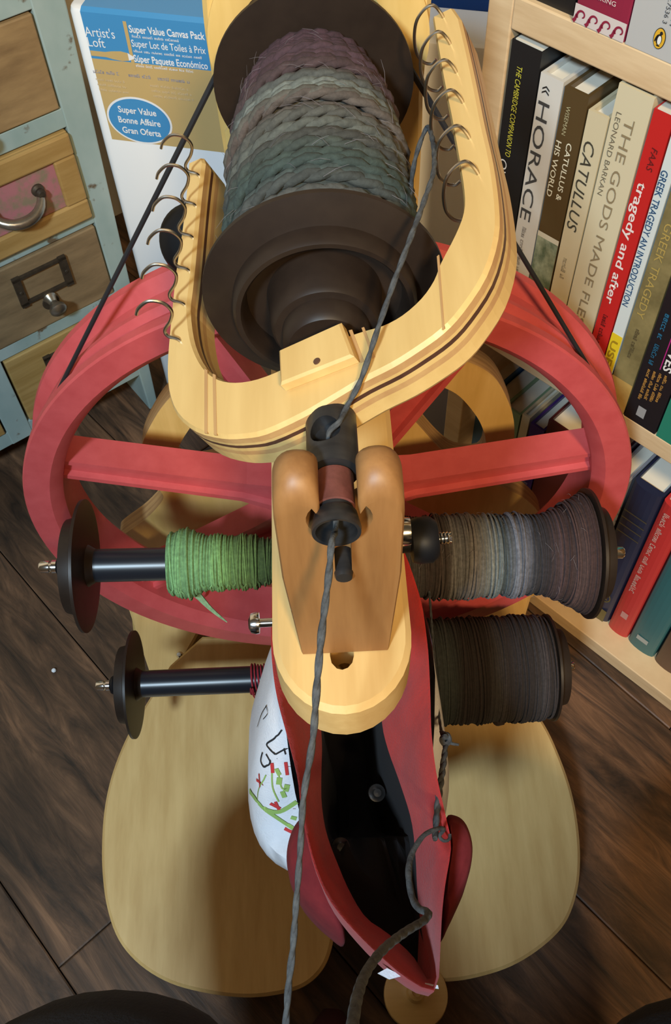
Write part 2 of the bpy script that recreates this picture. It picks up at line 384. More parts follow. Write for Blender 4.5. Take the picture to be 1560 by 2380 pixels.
# --- mother-of-all bar
mb = MB(); hw = .0255; z0, z1 = .5265, .550
pts = [(-hw, .375, z0), (-hw, .158, z0)]
for k in range(1, 16): a = PI+PI*k/16; pts.append((hw*math.cos(a), .158+.0305*math.sin(a), z0))
pts += [(hw, .158, z0), (hw, .375, z0)]
mb.prism(pts, (0, 0, z1-z0), .0022)
moa = obj('mother_of_all', mb, 'maple_y', wheel, sm=True)
sl = [oz(x, y, .57) for x, y in ((766, 1500), (766, 1548), (770, 1565), (783, 1578), (797, 1581), (811, 1576), (822, 1564), (826, 1548), (826, 1500))]
sl = [A([p[0]*.933, p[1]+.004, .50]) for p in [oz(x, y, .55) for x, y in ((766, 1490), (766, 1548), (770, 1565), (783, 1578), (797, 1581), (811, 1576), (822, 1564), (826, 1548), (826, 1490))]]
cb = MB(); cb.prism([A([p[0], p[1], .5345]) for p in sl], (0, 0, .04)); cut(moa, cb)
sc_ = MB(); sc_.lathe([(0, .0), (.0035, .0), (.0035, .006), (.0, .007)], (.0005, .147, .5345), UZ, n=16); obj('slot_screw', sc_, 'chrome', wheel, sm=True)
# --- front yoke (maiden)
ORZ = .6365; ORX = .001
def yoke_sec(drop, yy, grow=0.):
    w = .0183+grow; wt = .0187+grow; slot = .0054-grow; hr = .0090-grow; top = .6530-drop
    p = [(-w*.86, .5505), (w*.86, .5505), (wt, .604), (wt, top-.011)]
    for k in range(1, 7):
        a = PI/2*k/6; p.append((wt-.0066+.0066*math.cos(a), top-.011+.011*math.sin(a)))
    for k in range(0, 6):
        a = PI/2*k/5; p.append((slot+.0055-.0055*math.sin(a), top-.006+.006*math.cos(a)))
    th = math.asin(min(.98, slot/hr)); 
    zj = ORZ+hr*math.cos(th)
    if zj > top-.007: zj = top-.007
    p.append((slot, zj))
    for k in range(1, 20):
        a = th+(2*PI-2*th)*k/20; p.append((hr*math.sin(a), ORZ+hr*math.cos(a)))
    p.append((-slot, zj))
    for k in range(5, -1, -1):
        a = PI/2*k/5; p.append((-slot-.0055+.0055*math.sin(a), top-.006+.006*math.cos(a)))
    for k in range(6, 0, -1):
        a = PI/2*k/6; p.append((-wt+.0066-.0066*math.cos(a), top-.011+.011*math.sin(a)))
    p += [(-wt, top-.011), (-wt, .604)]
    return [A([ORX+x, yy, z]) for x, z in p]
yk = MB(); yk.loft([yoke_sec(.0075, .1500, -.0006), yoke_sec(.0045, .1510), yoke_sec(.0018, .1530), yoke_sec(.0003, .1560), yoke_sec(0, .1590), yoke_sec(.0004, .1620), yoke_sec(.002, .1645), yoke_sec(.005, .166, -.0006)])
yoke = obj('front_maiden', yk, 'yoke', wheel, sm=True, autosmooth=50)
cb = MB(); cb.prism([(ORX-.0020, .14, .6040), (ORX+.0032, .14, .6040), (ORX+.0032, .14, .6300), (ORX-.0020, .14, .6300)], (0, .018, 0)); cut(yoke, cb)
pg = MB(); pg.lathe([(0, -.003), (.0026, -.003), (.0030, -.001), (.0030, .008), (0, .008)], (ORX+.0006, .151, .6065), YA, n=16); obj('bearing_peg', pg, 'steel_black', wheel, sm=True)
# leather bearing and orifice tube belong to the flyer
# --- clamp knob on the right of the yoke, bolt on the left
KP = at(978, 1256, .335)
kb = MB(); kb.lathe([(0, -.008), (.0040, -.008), (.0040, -.004), (.0076, -.0034), (.0084, -.001), (.0084, .0035), (.0066, .0058), (.0, .006)], KP, (1, .05, 0), n=28)
kn = obj('clamp_knob', kb, 'black', wheel, sm=True)
kb = MB()
pr_ = [(0, .005)]
for k in range(4): pr_ += [(.0023, .0060+k*.0012), (.0018, .0066+k*.0012)]
pr_ += [(.0021, .0108), (0, .011)]
kb.lathe(pr_, KP, (1, .05, 0), n=16); obj('knob_screw', kb, 'chrome', kn, sm=True)
kb = MB(); P = at(947, 1235, .315); kb.lathe([(0, -.004), (.0046, -.004), (.0050, -.002), (.0046, .001), (0, .0012)], P, (1, 0, 0), n=20); obj('washer', kb, 'chrome', wheel, sm=True)
BL = at(600, 1448, .355); kb = MB(); e = nrm((1, 0, 0))
kb.lathe([(0, -.0035), (.002, -.0035), (.0038, -.0026), (.0042, -.0008), (.0040, .0005), (.0017, .0007), (.0017, .014), (0, .014)], BL, e, n=20); obj('side_bolt', kb, 'chrome', wheel, sm=True)
# --- rear post panel behind the bobbin
rp = MB()
def rp_pts(d=0.):
    L_ = [oy(x, y, .392) for x, y in ((466, -40), (474, 60), (490, 165), (510, 290), (530, 410))]
    R_ = [oy(x, y, .392) for x, y in ((975, 440), (982, 300), (985, 200), (996, 90), (1006, -20))]
    pts = smooth(L_, 4)+[A([-.042, .392, .46]), A([.047, .392, .46])]+smooth(R_, 4)
    top = pts[-1]; t0 = pts[0]
    for k in range(1, 12):
        a = k/12*PI; c = (top+t0)/2; pts.append(c+(top-c)*math.cos(a)+UZ*.045*math.sin(a))
    return pts
rp.prism(rp_pts(), (0, .020, 0), .002)
obj('rear_post', rp, 'birch_frame', wheel, sm=True)
rg = MB(); rc = A([.003, .392, .640]); rg.lathe([(.030, .0), (.047, 0), (.047, -.0022), (.045, -.0030), (.032, -.0030), (.030, -.0022)], rc, YA, n=64); obj('bearing_ring', rg, 'birch_frame', wheel, sm=True)
# --- rear frame board with two openings and feet
YB = .452
def bp_(x, y): return oy(x, y, YB)
L_out = [bp_(*q) for q in ((640, 700), (560, 760), (470, 850), (388, 932), (352, 985), (331, 1032), (330, 1065), (347, 1105), (372, 1140), (378, 1162), (340, 1205), (292, 1240), (277, 1256), (284, 1275), (296, 1330), (303, 1400))]
R_out = [bp_(*q) for q in ((880, 690), (960, 745), (1040, 822), (1110, 850), (1156, 885), (1188, 950), (1196, 1000), (1190, 1040), (1160, 1080), (1146, 1108), (1165, 1130), (1215, 1155), (1252, 1190), (1262, 1225), (1264, 1300), (1262, 1370))]
L_out = smooth(L_out, 4); R_out = smooth(R_out, 4)
arch = [A([x, YB, z]) for x, z in ((.130, .0), (.105, .0), (.10, .055), (.088, .085), (.05, .10), (-.05, .10), (-.088, .085), (-.112, .055), (-.12, .0), (-.15, 0.))]
arch = [A([.172, YB, 0.]), A([.125, YB, 0.])]+[A([x, YB, z]) for x, z in ((.115, .05), (.095, .085), (.05, .10), (-.05, .10), (-.10, .085), (-.125, .05), (-.135, 0.), (-.212, 0.))]
fb = MB(); fb.prism(L_out[::-1]+R_out+arch, (0, .018, 0))
frame = obj('rear_frame', fb, ['birch_frame', 'ply_edge'], wheel)
def hole(pxs):
    c = MB(); c.prism([p-A([0, .01, 0]) for p in smooth([bp_(*q) for q in pxs], 4, True)], (0, .05, 0)); cut(frame, c)
hole([(640, 830), (560, 880), (480, 950), (438, 1000), (412, 1050), (420, 1085), (470, 1090), (540, 1070), (590, 1045), (640, 990)])
hole([(905, 860), (960, 880), (1010, 893), (1060, 915), (1095, 950), (1120, 990), (1130, 1035), (1115, 1070), (1060, 1068), (1020, 1040), (975, 990), (935, 950), (900, 930)])
for p_ in frame.data.polygons: p_.material_index = 0 if abs(p_.normal.y) > .8 else 1
# --- base: centre beam, cross foot, side feet
be = MB(); be.prism([oz(x, y, .052) for x, y in ((520, 1425), (572, 1352), (985, 1335), (1010, 1425), (940, 1900), (640, 1900))], (0, 0, -.022), .002); obj('base_beam', be, 'maple_y', wheel)
be = MB(); be.prism([oz(x, y, .040) for x, y in ((298, 1412), (470, 1455), (428, 1530), (385, 1600), (352, 1575))], (0, 0, -.038), .002); obj('base_foot', be, 'maple_y', wheel)
be = MB(); be.prism([oz(x, y, .040) for x, y in ((1238, 1375), (1222, 1425), (1190, 1560), (1090, 1560), (1075, 1440))], (0, 0, -.038), .002); obj('base_foot', be, 'maple_y', wheel)
# screw seen on the left foot
be = MB(); be.lathe([(0, .003), (.002, .003), (.003, .0015), (.003, -.002)], oz(417, 1524, .041), UZ, n=12); obj('foot_screw', be, 'chrome', wheel, sm=True)
# --- treadles
TN = nrm(np.cross((1, 0, 0), (0, .30, .035))); TP = A([0, .10, .056])
def tp(x, y): return onp(x, y, TP, TN)
LT = [(470, 1478), (395, 1545), (345, 1625), (297, 1705), (262, 1790), (243, 1870), (236, 1950), (237, 2030), (248, 2110), (275, 2185), (325, 2243), (395, 2285), (480, 2308), (565, 2318), (640, 2312), (705, 2293), (748, 2255), (770, 2205), (778, 2140), (776, 2000), (765, 1800), (740, 1600), (715, 1478)]
RT = [(880, 1470), (868, 1600), (850, 1800), (845, 2000), (855, 2130), (880, 2205), (920, 2252), (975, 2276), (1040, 2281), (1110, 2271), (1190, 2245), (1262, 2200), (1315, 2145), (1342, 2075), (1350, 2000), (1345, 1920), (1330, 1840), (1303, 1760), (1268, 1685), (1215, 1610), (1150, 1540), (1095, 1470)]
for q in (LT, RT):
    t = MB(); P = [tp(*p) for p in q]; mid = smooth(P[1:-1], 5); t.prism([P[0]]+mid+[P[-1]], -TN*.013, .0025)
    obj('treadle', t, 'maple_y', wheel, sm=True)
# --- lazy kate rods (bobbin pegs), four
KY, KZ1, KZ2 = .308, .345, .185
def kate_axis(px_l, px_r, Y):
    a, b = oy(*px_l, Y), oy(*px_r, Y); return a, b
kates = []
for (pl, prr) in (((92, 1318), (1450, 1284)), ((224, 1594), (1334, 1548))):
    a, b = kate_axis(pl, prr, KY); d = nrm(b-a)
    mid = a+d*((0-a[0])/d[0])
    for sgn, end in ((-1, a), (1, b)):
        u = d*sgn; L = np.linalg.norm(end-mid)
        r_ = MB(); r_.lathe([(0, .02), (.0028, .02), (.0028, L-.007), (.0038, L-.006), (.0038, L-.001), (.003, L), (0, L)], mid, u, n=16)
        rod = obj('bobbin_peg', r_, 'chrome', wheel, sm=True)
        g_ = MB(); g_.lathe([(.0028, L-.016), (.0062, L-.0155), (.0074, L-.0135), (.0062, L-.0115), (.0028, L-.011)], mid, u, n=20); obj('rubber_ring', g_, 'black', rod, sm=True)
        g_ = MB(); g_.lathe([(.0028, L-.011), (.0042, L-.0105), (.0042, L-.0078), (.0028, L-.0073)], mid, u, n=20); obj('peg_collar', g_, 'chrome', rod, sm=True)
    kates.append((a, b, d, mid))
# --- tension knob at the rear left
kb = MB(); P = at(455, 560, .50); axk = nrm((-.25, -.75, .55))
kb.lathe([(0, -.012), (.012, -.012), (.017, -.008), (.0195, -.002), (.0195, .003), (.017, .007), (.010, .0095), (0, .010)], P, axk, n=40); tk = obj('tension_knob', kb, 'black', wheel, sm=True)
kb = MB(); kb.tube([P-axk*.01, P-axk*.022, A([-.035, .405, .545]), A([-.02, .405, .545])], .004, 10); obj('knob_rod', kb, 'steel_black', tk, sm=True)

# --- flyer
FA = math.radians(28.); FU = A([math.cos(FA), 0, math.sin(FA)]); FN = A([-math.sin(FA), 0, math.cos(FA)]); FT = .0175
AX = A([.000, 0, .6365]); FTOP = AX+FN*FT/2
def fp(x, y, up_=0.): return onp(x, y, FTOP+FN*up_, FN)
outer = [(436, 378), (428, 470), (417, 558), (405, 635), (391, 770), (385, 853), (389, 912), (408, 962), (450, 998), (509, 1014), (560, 1014), (615, 1004), (700, 965), (770, 925), (839, 884), (910, 848), (969, 811), (1028, 768), (1075, 717), (1128, 635), (1155, 546), (1156, 470), (1143, 373), (1124, 289), (1106, 199), (1089, 120), (1070, 40)]
inner = [(1003, 38), (1011, 90), (1026, 181), (1044, 271), (1062, 373), (1073, 446), (1072, 495), (1053, 546), (1019, 612), (1003, 652), (975, 692), (933, 729), (890, 752), (845, 765), (790, 785), (730, 815), (660, 852), (600, 876), (550, 884), (512, 878), (482, 858), (460, 825), (445, 780), (438, 717), (443, 670), (449, 615), (456, 540), (465, 449), (474, 375)]
oo = smooth([fp(*q) for q in outer], 3); ii = smooth([fp(*q) for q in inner], 3)
tipR = [fp(1052, 14)]; tipL = [fp(470, 363)]
ring = oo+tipR+ii+tipL
fy = MB(); lay = [(0, 'lam_pale'), (.0014, 'lam_pale'), (.0040, 'lam_mid'), (.0052, 'lam_pale'), (.0068, 'lam_dark'), (.0086, 'lam_pale'), (.0108, 'lam_mid'), (.0122, 'lam_pale'), (.0160, 'lam_pale'), (FT, 'lam_pale')]
mid_ = {'lam_pale': 0, 'lam_mid': 1, 'lam_dark': 2}
ins = inset(ring, FN, .0010)
secs = []; mis = []
for k, (t, nm_) in enumerate(lay):
    base = ins if k in (0, len(lay)-1) else ring
    secs.append([p-FN*t for p in base])
    if k < len(lay)-1: mis.append(mid_[lay[k+1][1]])
mis[0] = 0
fy.loft(secs, mis=mis)
flyer = obj('flyer', fy, ['lam_pale', 'lam_mid', 'lam_dark'], wheel)
bk = MB(); bk.prism([fp(x, y, .0) for x, y in ((664, 832), (808, 768), (838, 846), (668, 912))], FN*.0045, .0008)
obj('centre_block', bk, 'lam_pale', flyer)
bk = MB(); c_ = fp(737, 840, .0045); bk.lathe([(0, .0004), (.0011, .0004), (.0012, 0)], c_, FN, n=14); obj('pin_hole', bk, 'lam_dark', flyer)
for pl in (((477, 858), (484, 862), (484, 1009), (477, 1008)), ((496, 870), (503, 873), (506, 1013), (499, 1012)), ((1017, 598), (1022, 594), (1035, 764), (1030, 768)), ((812, 770), (820, 768), (848, 842), (840, 846)), ((842, 764), (848, 762), (874, 832), (868, 836))):
    gl = MB(); gl.prism([fp(x, y, -.0003) for x, y in pl], FN*.00045); obj('glue_line', gl, 'lam_mid', flyer)
# shaft and orifice tube
AXP = lambda y: A([AX[0], y, AX[2]])
tb = MB(); tb.lathe([(.0060, .1455), (.0070, .1453), (.0072, .1465), (.0062, .1515), (.0052, .1525), (.0052, .1655), (.0076, .1660), (.0078, .1672), (.0078, .2060), (.0066, .2075), (.0, .2075)], AXP(0), YA, n=40)
tb.lathe([(.0060, .1455), (.0048, .151), (.0048, .167), (.0060, .171), (.0060, .204), (0, .204)], AXP(0), YA, n=40)
tube = obj('orifice_tube', tb, 'steel_black', flyer, sm=True)
cb = MB(); hp = at(756, 1020, .29); hd = nrm(A([-.30, 0, 1.])); hp = AXP(.1775); cb.lathe([(0, .003), (.0047, .003), (.0047, .02), (0, .02)], hp, hd, n=24); cut(tube, cb)
lb = MB(); lb.lathe([(.0050, .1535), (.0058, .1538), (.0058, .1650), (.0050, .1653)], AXP(0), YA, n=32); obj('leather_bearing', lb, 'leather', wheel, sm=True)
sh = MB(); sh.lathe([(0, .205), (.0045, .205), (.0045, .420), (0, .420)], AXP(0), YA, n=20); obj('spindle', sh, 'steel_black', flyer, sm=True)
# whorl behind the bobbin
wh = MB(); wh.lathe([(.006, .3745), (.030, .3745), (.034, .3765), (.0335, .379), (.028, .3825), (.0335, .386), (.034, .388), (.006, .389)], AXP(0), YA, n=48); obj('whorl', wh, 'bobbin', flyer, sm=True)
# hooks
def basis_hook(base, prof, along):
    return [base+FU*u+FN*n_+A([0, 1, 0])*y for (u, n_, y) in prof]
L_hooks = [(441, 416), (434, 482), (428, 554), (422, 628), (412, 692), (404, 752), (398, 800)]
Lp = [(.0030, -.003, .0), (.0030, .001, 0), (.0005, .0035, .0008), (.0010, .0060, .0014), (.0055, .0085, .0016), (.0085, .0120, .0016), (.0080, .0165, .0016), (.0045, .0195, .0016), (.0000, .0190, .0012), (-.0025, .0172, .0010)]
for k, (x, y) in enumerate([(447, 416), (439, 486), (432, 560), (423, 637), (412, 716), (402, 800)]):
    h = MB(); P = basis_hook(fp(x, y), Lp, 0); h.tube(smooth(P, 5), .00062, 8)
    obj('wire_hook', h, 'nickel', flyer, sm=True)
Rp = [(.0010, -.004, 0), (.0010, .002, 0), (-.0002, .0060, 0), (-.0034, .0064, 0), (-.0078, .0040, 0), (-.0112, -.0010, 0), (-.0132, -.0070, 0), (-.0128, -.0115, 0), (-.0105, -.0140, 0), (-.0080, -.0135, 0)]
for k, (x, y) in enumerate([(1024, 44), (1040, 106), (1054, 172), (1069, 242), (1084, 325), (1104, 408)]):
    h = MB(); P = basis_hook(fp(x, y), Rp, 0); h.tube(smooth(P, 5), .00062, 8)
    obj('wire_hook', h, 'nickel', flyer, sm=True)
h = MB(); P = basis_hook(fp(1010, 8), Rp, 0); 
# --- drive band: rim groove -> whorl and back
rw, rr = .0325, .1965; yb0 = .3865; cw = A([AX[0], yb0, AX[2]]); cr = A([WX, yb0, WZ])
D = np.linalg.norm(cw-cr); phi = math.acos((rr-rw)/D)
pts = []
for k in range(0, 41):
    a = PI/2+phi+(2*PI-2*phi)*k/40; pts.append(cr+rr*A([math.cos(a), 0, math.sin(a)]))
for k in range(0, 17):
    a = PI/2-phi+(2*phi)*k/16; pts.append(cw+rw*A([math.cos(a), 0, math.sin(a)]))
dbm = MB(); dbm.tube(pts, .00135, 8, closed=True); obj('drive_band', dbm, 'cord', wheel, sm=True)

# ================================================================== BOBBINS
def bobbin(name, label, O, ax, L, group='bobbins of the spinning wheel', whorl=True):
    """O = plane of the outer flange, ax = towards the other flange"""
    b = empty(name, O); tag(b, label, 'bobbin', group)
    R = .0412
    f = MB(); f.lathe([(.0065, -.013), (.014, -.0135), (.0195, -.0125), (.0290, -.0105), (.0300, -.0065), (.0305, -.0032), (.0380, -.0022), (R, -.0012), (R, .0006), (.036, .0012), (.013, .0016), (.0103, .006)], O, ax, n=72); obj('flange', f, 'bobbin', b, sm=True)
    Q = A(O)+nrm(ax)*L
    f = MB(); f.lathe([(.0103, -.006), (.013, -.0016), (.036, -.0012), (R, -.0006), (R, .0012), (.038, .0022), (.031, .004), (.0308, .0095), (.0298, .0112), (.0282, .0112), (.0272, .0098), (.0262, .0020), (.0195, .0016), (.0180, .0165), (.0168, .0182), (.0145, .0185), (.0142, .024), (.0125, .026), (.0065, .026)], Q, -nrm(ax)*-1, n=72); obj('flange', f, 'bobbin', b, sm=True)
    c = MB(); c.lathe([(.0103, .001), (.0103, L-.001)], O, ax, n=40); obj('core_tube', c, 'core', b, sm=True)
    return b
def clerp(stops, t):
    ts = [s[0] for s in stops]; return [np.interp(t, ts, [s[1][k] for s in stops]) for k in range(3)]
def winding(b, O, ax, t0, t1, rad, pitch, r, stops, seg=44, sides=5, jit=.25, ply=0, core='same', name='yarn', amp=.0006, gain=1.):
    """a real helix of yarn on a filled core; rad(t) = pile radius at t in 0..1"""
    O = A(O); ax = nrm(ax); u = nrm(np.cross(ax, (0, 0, 1) if abs(ax[2]) < .9 else (1, 0, 0))); w = np.cross(ax, u)
    mb_ = MB(); cols = []
    # filled pile below
    n = 26; secs = []
    for i in range(n+1):
        t = i/n; rr_ = max(.0103, rad(t)-r*.9); secs.append([O+ax*(t0+(t1-t0)*t)+rr_*(math.cos(2*PI*k/40)*u+math.sin(2*PI*k/40)*w) for k in range(40)])
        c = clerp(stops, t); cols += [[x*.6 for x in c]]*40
    mb_.loft(secs, True, True)
    turns = (t1-t0)/pitch; N = int(turns*seg); ph = rng.uniform(0, 6.28, 6)
    path = []; cc = []
    jt = rng.normal(0, 1, int(turns)+3); jr = rng.normal(0, 1, int(turns)+3)
    for i in range(N+1):
        q = i/seg; t = min(1, max(0, i/N)); a = 2*PI*q; k = int(q); fr = q-k
        sm_ = fr*fr*(3-2*fr)
        dj = (jt[k]*(1-sm_)+jt[k+1]*sm_)*pitch*jit; dr = (jr[k]*(1-sm_)+jr[k+1]*sm_)*amp
        wob = pitch*jit*1.3*math.sin(a*1.0+ph[k % 6]*1.7+k*.7)
        x = min(t1-r*.5, max(t0+r*.5, t0+(t1-t0)*t+dj+wob))
        path.append(O+ax*x+(rad(t)+dr)*(math.cos(a)*u+math.sin(a)*w)); c = clerp(stops, t); br = (1+.13*jr[k])*gain
        cc.append([min(1, v*br) for v in c])
    if ply:
        for s_ in (0, PI):
            P2 = []
            for i in range(N+1):
                a = 2*PI*i/seg; ang = i/seg*2*PI*ply+s_
                rad_dir = math.cos(a)*u+math.sin(a)*w
                P2.append(path[i]+r*.42*(math.cos(ang)*rad_dir+math.sin(ang)*ax))
            mb_.tube(P2, r*.74, sides); 
            for c in cc: cols += [[v*(1.06 if s_ else .9) for v in c]]*sides
    else:
        mb_.tube(path, r, sides)
        for c in cc: cols += [c]*sides
    mb_.c = cols
    return obj(name, mb_, 'yarn', b, sm=True, autosmooth=75)
def fuzz(b, O, ax, t0, t1, rad, n, ln=.012, rr_=.00009, mt='fuzz'):
    O = A(O); ax = nrm(ax); u = nrm(np.cross(ax, (0, 0, 1))); w = np.cross(ax, u); f = MB()
    for i in range(n):
        t = rng.uniform(); a = rng.uniform(0, 2*PI); rd = math.cos(a)*u+math.sin(a)*w; tg = -math.sin(a)*u+math.cos(a)*w
        p = O+ax*(t0+(t1-t0)*t)+rd*rad(t); d = nrm(rd*rng.uniform(.1, .6)+tg*rng.choice([-1, 1])+ax*rng.normal(0, .5)); l = ln*rng.uniform(.4, 1)
        f.tube([p, p+d*l*.5+rd*.0005, p+d*l-rd*.001*rng.uniform()], [rr_, rr_, rr_*.5], 3, cap=False)
    return obj('stray_fibres', f, mt, b, kind='stuff')
# bobbin on the flyer
BF = A([AX[0], .366, AX[2]])
bb = bobbin('bobbin', 'large dark brown bobbin on the flyer wound with purple grey green plied yarn', BF, (0, -1, 0), .123)
def rad0(t): return float(np.interp(t, [0, .05, .15, .3, .5, .75, .9, 1], [.0225, .0255, .0285, .0305, .0318, .0325, .0310, .0285]))
st0 = [(0, (.066, .028, .040)), (.10, (.080, .038, .052)), (.2, (.092, .046, .060)), (.27, (.084, .040, .046)), (.32, (.085, .068, .060)), (.37, (.15, .165, .15)), (.43, (.22, .245, .215)), (.47, (.15, .14, .115)), (.52, (.090, .062, .052)), (.57, (.13, .125, .105)), (.62, (.13, .14, .12)), (.68, (.075, .072, .062)), (.75, (.058, .085, .070)), (.82, (.045, .070, .064)), (.89, (.085, .092, .086)), (.94, (.11, .11, .10)), (1, (.045, .055, .060))]
winding(bb, BF, (0, -1, 0), .003, .120, rad0, .0043, .00225, st0, seg=60, sides=6, jit=.30, ply=13, amp=.0009, gain=.56)
fuzz(bb, BF, (0, -1, 0), .006, .117, lambda t: rad0(t)+.002, 160, .010, .00006)
# four bobbins on the pegs
(a1, b1, d1, m1), (a2, b2, d2, m2) = kates
def on_x(mid, d, px, py): # point on the peg axis nearest to the pixel column
    P = onp(px, py, mid, np.cross(d, U2)); return mid+d*((P-mid)@d)
LK = .122
O = on_x(m1, d1, 200, 1316)
g1 = bobbin('bobbin', 'dark brown bobbin with bright green singles yarn on the upper left peg', O, d1, LK)
def rg(t): return .0188+.0011*math.sin(11*t)-.0032*t+.0028*math.exp(-((t-.17)/.09)**2)+.0012*math.exp(-((t-.44)/.05)**2)-.003*max(0, (t-.5))
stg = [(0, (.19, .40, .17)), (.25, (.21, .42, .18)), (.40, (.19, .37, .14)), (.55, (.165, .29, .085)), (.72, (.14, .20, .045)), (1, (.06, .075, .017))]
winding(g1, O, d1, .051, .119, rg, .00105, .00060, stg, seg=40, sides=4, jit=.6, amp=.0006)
tf = MB(); Pp = [on_x(m1, d1, 440, 1340)+A([0, -.012, -.013]), at(455, 1378, .60), at(490, 1415, .605), at(528, 1446, .61)]; tf.tube(smooth(Pp, 5), [.0034, .0033, .0032, .0030, .0028, .0026, .0024, .0021, .0019, .0016, .0014, .0012, .0010, .0008, .0005, .0003], 6); tf.c = [[.22, .36, .19]]*len(tf.v); obj('yarn_tail', tf, 'yarn', g1, sm=True)
O = on_x(m2, d2, 314, 1592)
g2 = bobbin('bobbin', 'nearly empty bobbin with a few turns of red thread on the lower left peg', O, d2, LK)
rt_ = MB(); pts = []; ax_ = d2; u = nrm(np.cross(ax_, UZ)); w = np.cross(ax_, u); x0 = ((on_x(m2, d2, 583, 1576)-O)@d2)
for i in range(0, 9*28):
    a = 2*PI*i/28; pts.append(O+ax_*(x0+.0024*i/28+.0006*math.sin(a+i*.01))+(.0113+.0006*math.sin(i*.05))*(math.cos(a)*u+math.sin(a)*w))
rt_.tube(pts, .0007, 5)
e0 = pts[0]; rt_.tube(smooth([A(e0), at(583, 1600, .715), at(590, 1618, .71), at(603, 1632, .70)], 4), .0006, 5)
obj('yarn', rt_, 'redyarn', g2, sm=True)
O = on_x(m1, d1, 1362, 1290)
g3 = bobbin('bobbin', 'dark brown bobbin full of grey and brown striped singles on the upper right peg', O, -d1, LK)
def r3(t): return np.interp(t, [0, .05, .12, .25, .4, .47, .53, .7, .8, .9, 1], [.0385, .0360, .0300, .0245, .0262, .0245, .0258, .0268, .0260, .0255, .0262])
st3 = [(0, (.045, .020, .018)), (.08, (.085, .045, .040)), (.13, (.045, .022, .020)), (.18, (.075, .042, .042)), (.24, (.028, .020, .022)), (.31, (.035, .034, .040)), (.34, (.13, .13, .155)), (.41, (.155, .16, .185)), (.46, (.055, .075, .080)), (.50, (.16, .185, .185)), (.56, (.22, .225, .205)), (.63, (.17, .155, .145)), (.69, (.135, .135, .145)), (.73, (.16, .155, .155)), (.77, (.055, .040, .034)), (.86, (.034, .022, .020)), (.93, (.06, .052, .05)), (1, (.035, .028, .026))]
winding(g3, O, -d1, .002, .118, r3, .00112, .00062, st3, seg=44, sides=4, jit=.7, amp=.0006)
fuzz(g3, O, -d1, .004, .117, lambda t: r3(t)+.0005, 90, .008)
O = on_x(m2, d2, 1275, 1550)
g4 = bobbin('bobbin', 'dark brown bobbin packed with near-black brown singles on the lower right peg', O, -d2, LK)
def r4(t): return np.interp(t, [0, .04, .1, .5, 1], [.0375, .0395, .0405, .0408, .0400])
st4 = [(0, (.030, .020, .018)), (.1, (.045, .036, .036)), (.16, (.024, .017, .015)), (.3, (.035, .026, .025)), (.38, (.05, .043, .042)), (.45, (.022, .014, .012)), (.6, (.026, .018, .016)), (.66, (.040, .046, .042)), (.74, (.050, .058, .054)), (.8, (.028, .026, .025)), (1, (.022, .019, .018))]
winding(g4, O, -d2, .002, .118, r4, .00118, .00068, st4, seg=44, sides=4, jit=.75, amp=.0007)
bl = MB(); P = at(1160, 1668, .72)
pts = [P+A([.002*math.sin(3*k), -.002*math.cos(2*k), -.0018*k*.6]) for k in range(6)]; bl.tube(smooth(pts, 3), .0042, 8); bl.c = [[.030, .016, .013]]*len(bl.v); obj('yarn_slub', bl, 'yarn', g4, sm=True)

# ================================================================== YARN STRANDS
def plied(name, P, r, mt, parent=None, origin=None, amp=.30, sides=7):
    P = smooth(P, 10); P = resample(P, max(60, int(len(P)*1.2))); rr_ = [np.interp(i/(len(P)-1), np.linspace(0, 1, len(r)), r) for i in range(len(P))]
    mb_ = MB(); d = np.r_[0, np.cumsum([np.linalg.norm(P[i+1]-P[i]) for i in range(len(P)-1)])]
    n = max(80, int(d[-1]/.0011)); Q = resample(P, n); rr_ = [np.interp(i/(n-1), np.linspace(0, 1, len(r)), r) for i in range(n)]
    for s_ in (0, PI):
        C_ = []; u = None
        for i in range(n):
            T = nrm(Q[min(i+1, n-1)]-Q[max(i-1, 0)])
            u = nrm(np.cross(T, (.3, .2, 1))) if u is None else nrm(u-T*(u@T)); w = np.cross(T, u); a = i*.42+s_
            C_.append(Q[i]+rr_[i]*amp*(math.cos(a)*u+math.sin(a)*w))
        mb_.tube(C_, [x*.80 for x in rr_], sides)
    return obj(name, mb_, mt, parent, sm=True, origin=origin, autosmooth=75)
s1 = empty('yarn_strand', AXP(.15)); tag(s1, 'thin grey yarn running from the flyer hooks through the orifice towards the spinner', 'yarn')
_H = fp(1010, 388, .005); _T = fp(840, 880, .0016)
_bs = AXP(.262)+A([.0315*math.cos(.35), 0, .0315*math.sin(.35)])
plied('strand', [_bs, fp(962, 385, -.010), fp(990, 300, -.006), fp(1003, 312, -.004), _H, fp(986, 468, .010), fp(950, 565, .0125), fp(918, 650, .0110), fp(880, 760, .0060), _T, AXP(.1850)+.0088*A([.55, 0, .83]), AXP(.1790)+.0086*A([.30, 0, .95]), AXP(.1770)+A([-.001, 0, .005]), AXP(.171)], [.00085], 'strand', s1)
plied('strand', [AXP(.168), AXP(.150)+A([0, 0, -.002]), at(771, 1262, .2585), at(764, 1340, .262), at(748, 1470, .264), at(737, 1590, .264), at(727, 1720, .263), at(706, 1850, .263), at(699, 1960, .263), at(690, 2080, .262), at(681, 2200, .262), at(671, 2290, .262), at(663, 2400, .262)], [.00080, .00085, .0010, .0011, .0011, .0010, .0009, .0009, .0010, .0010], 'strand', s1)
s2 = empty('yarn_strand', at(1000, 1385, .60)); tag(s2, 'thick grey yarn with a knot and curl lying over the red pouch', 'yarn')
plied('strand', [at(998, 1375, .575), at(1003, 1440, .56), at(1010, 1540, .53), at(1018, 1640, .50), at(1026, 1700, .475)], [.00075], 'strand', s2)
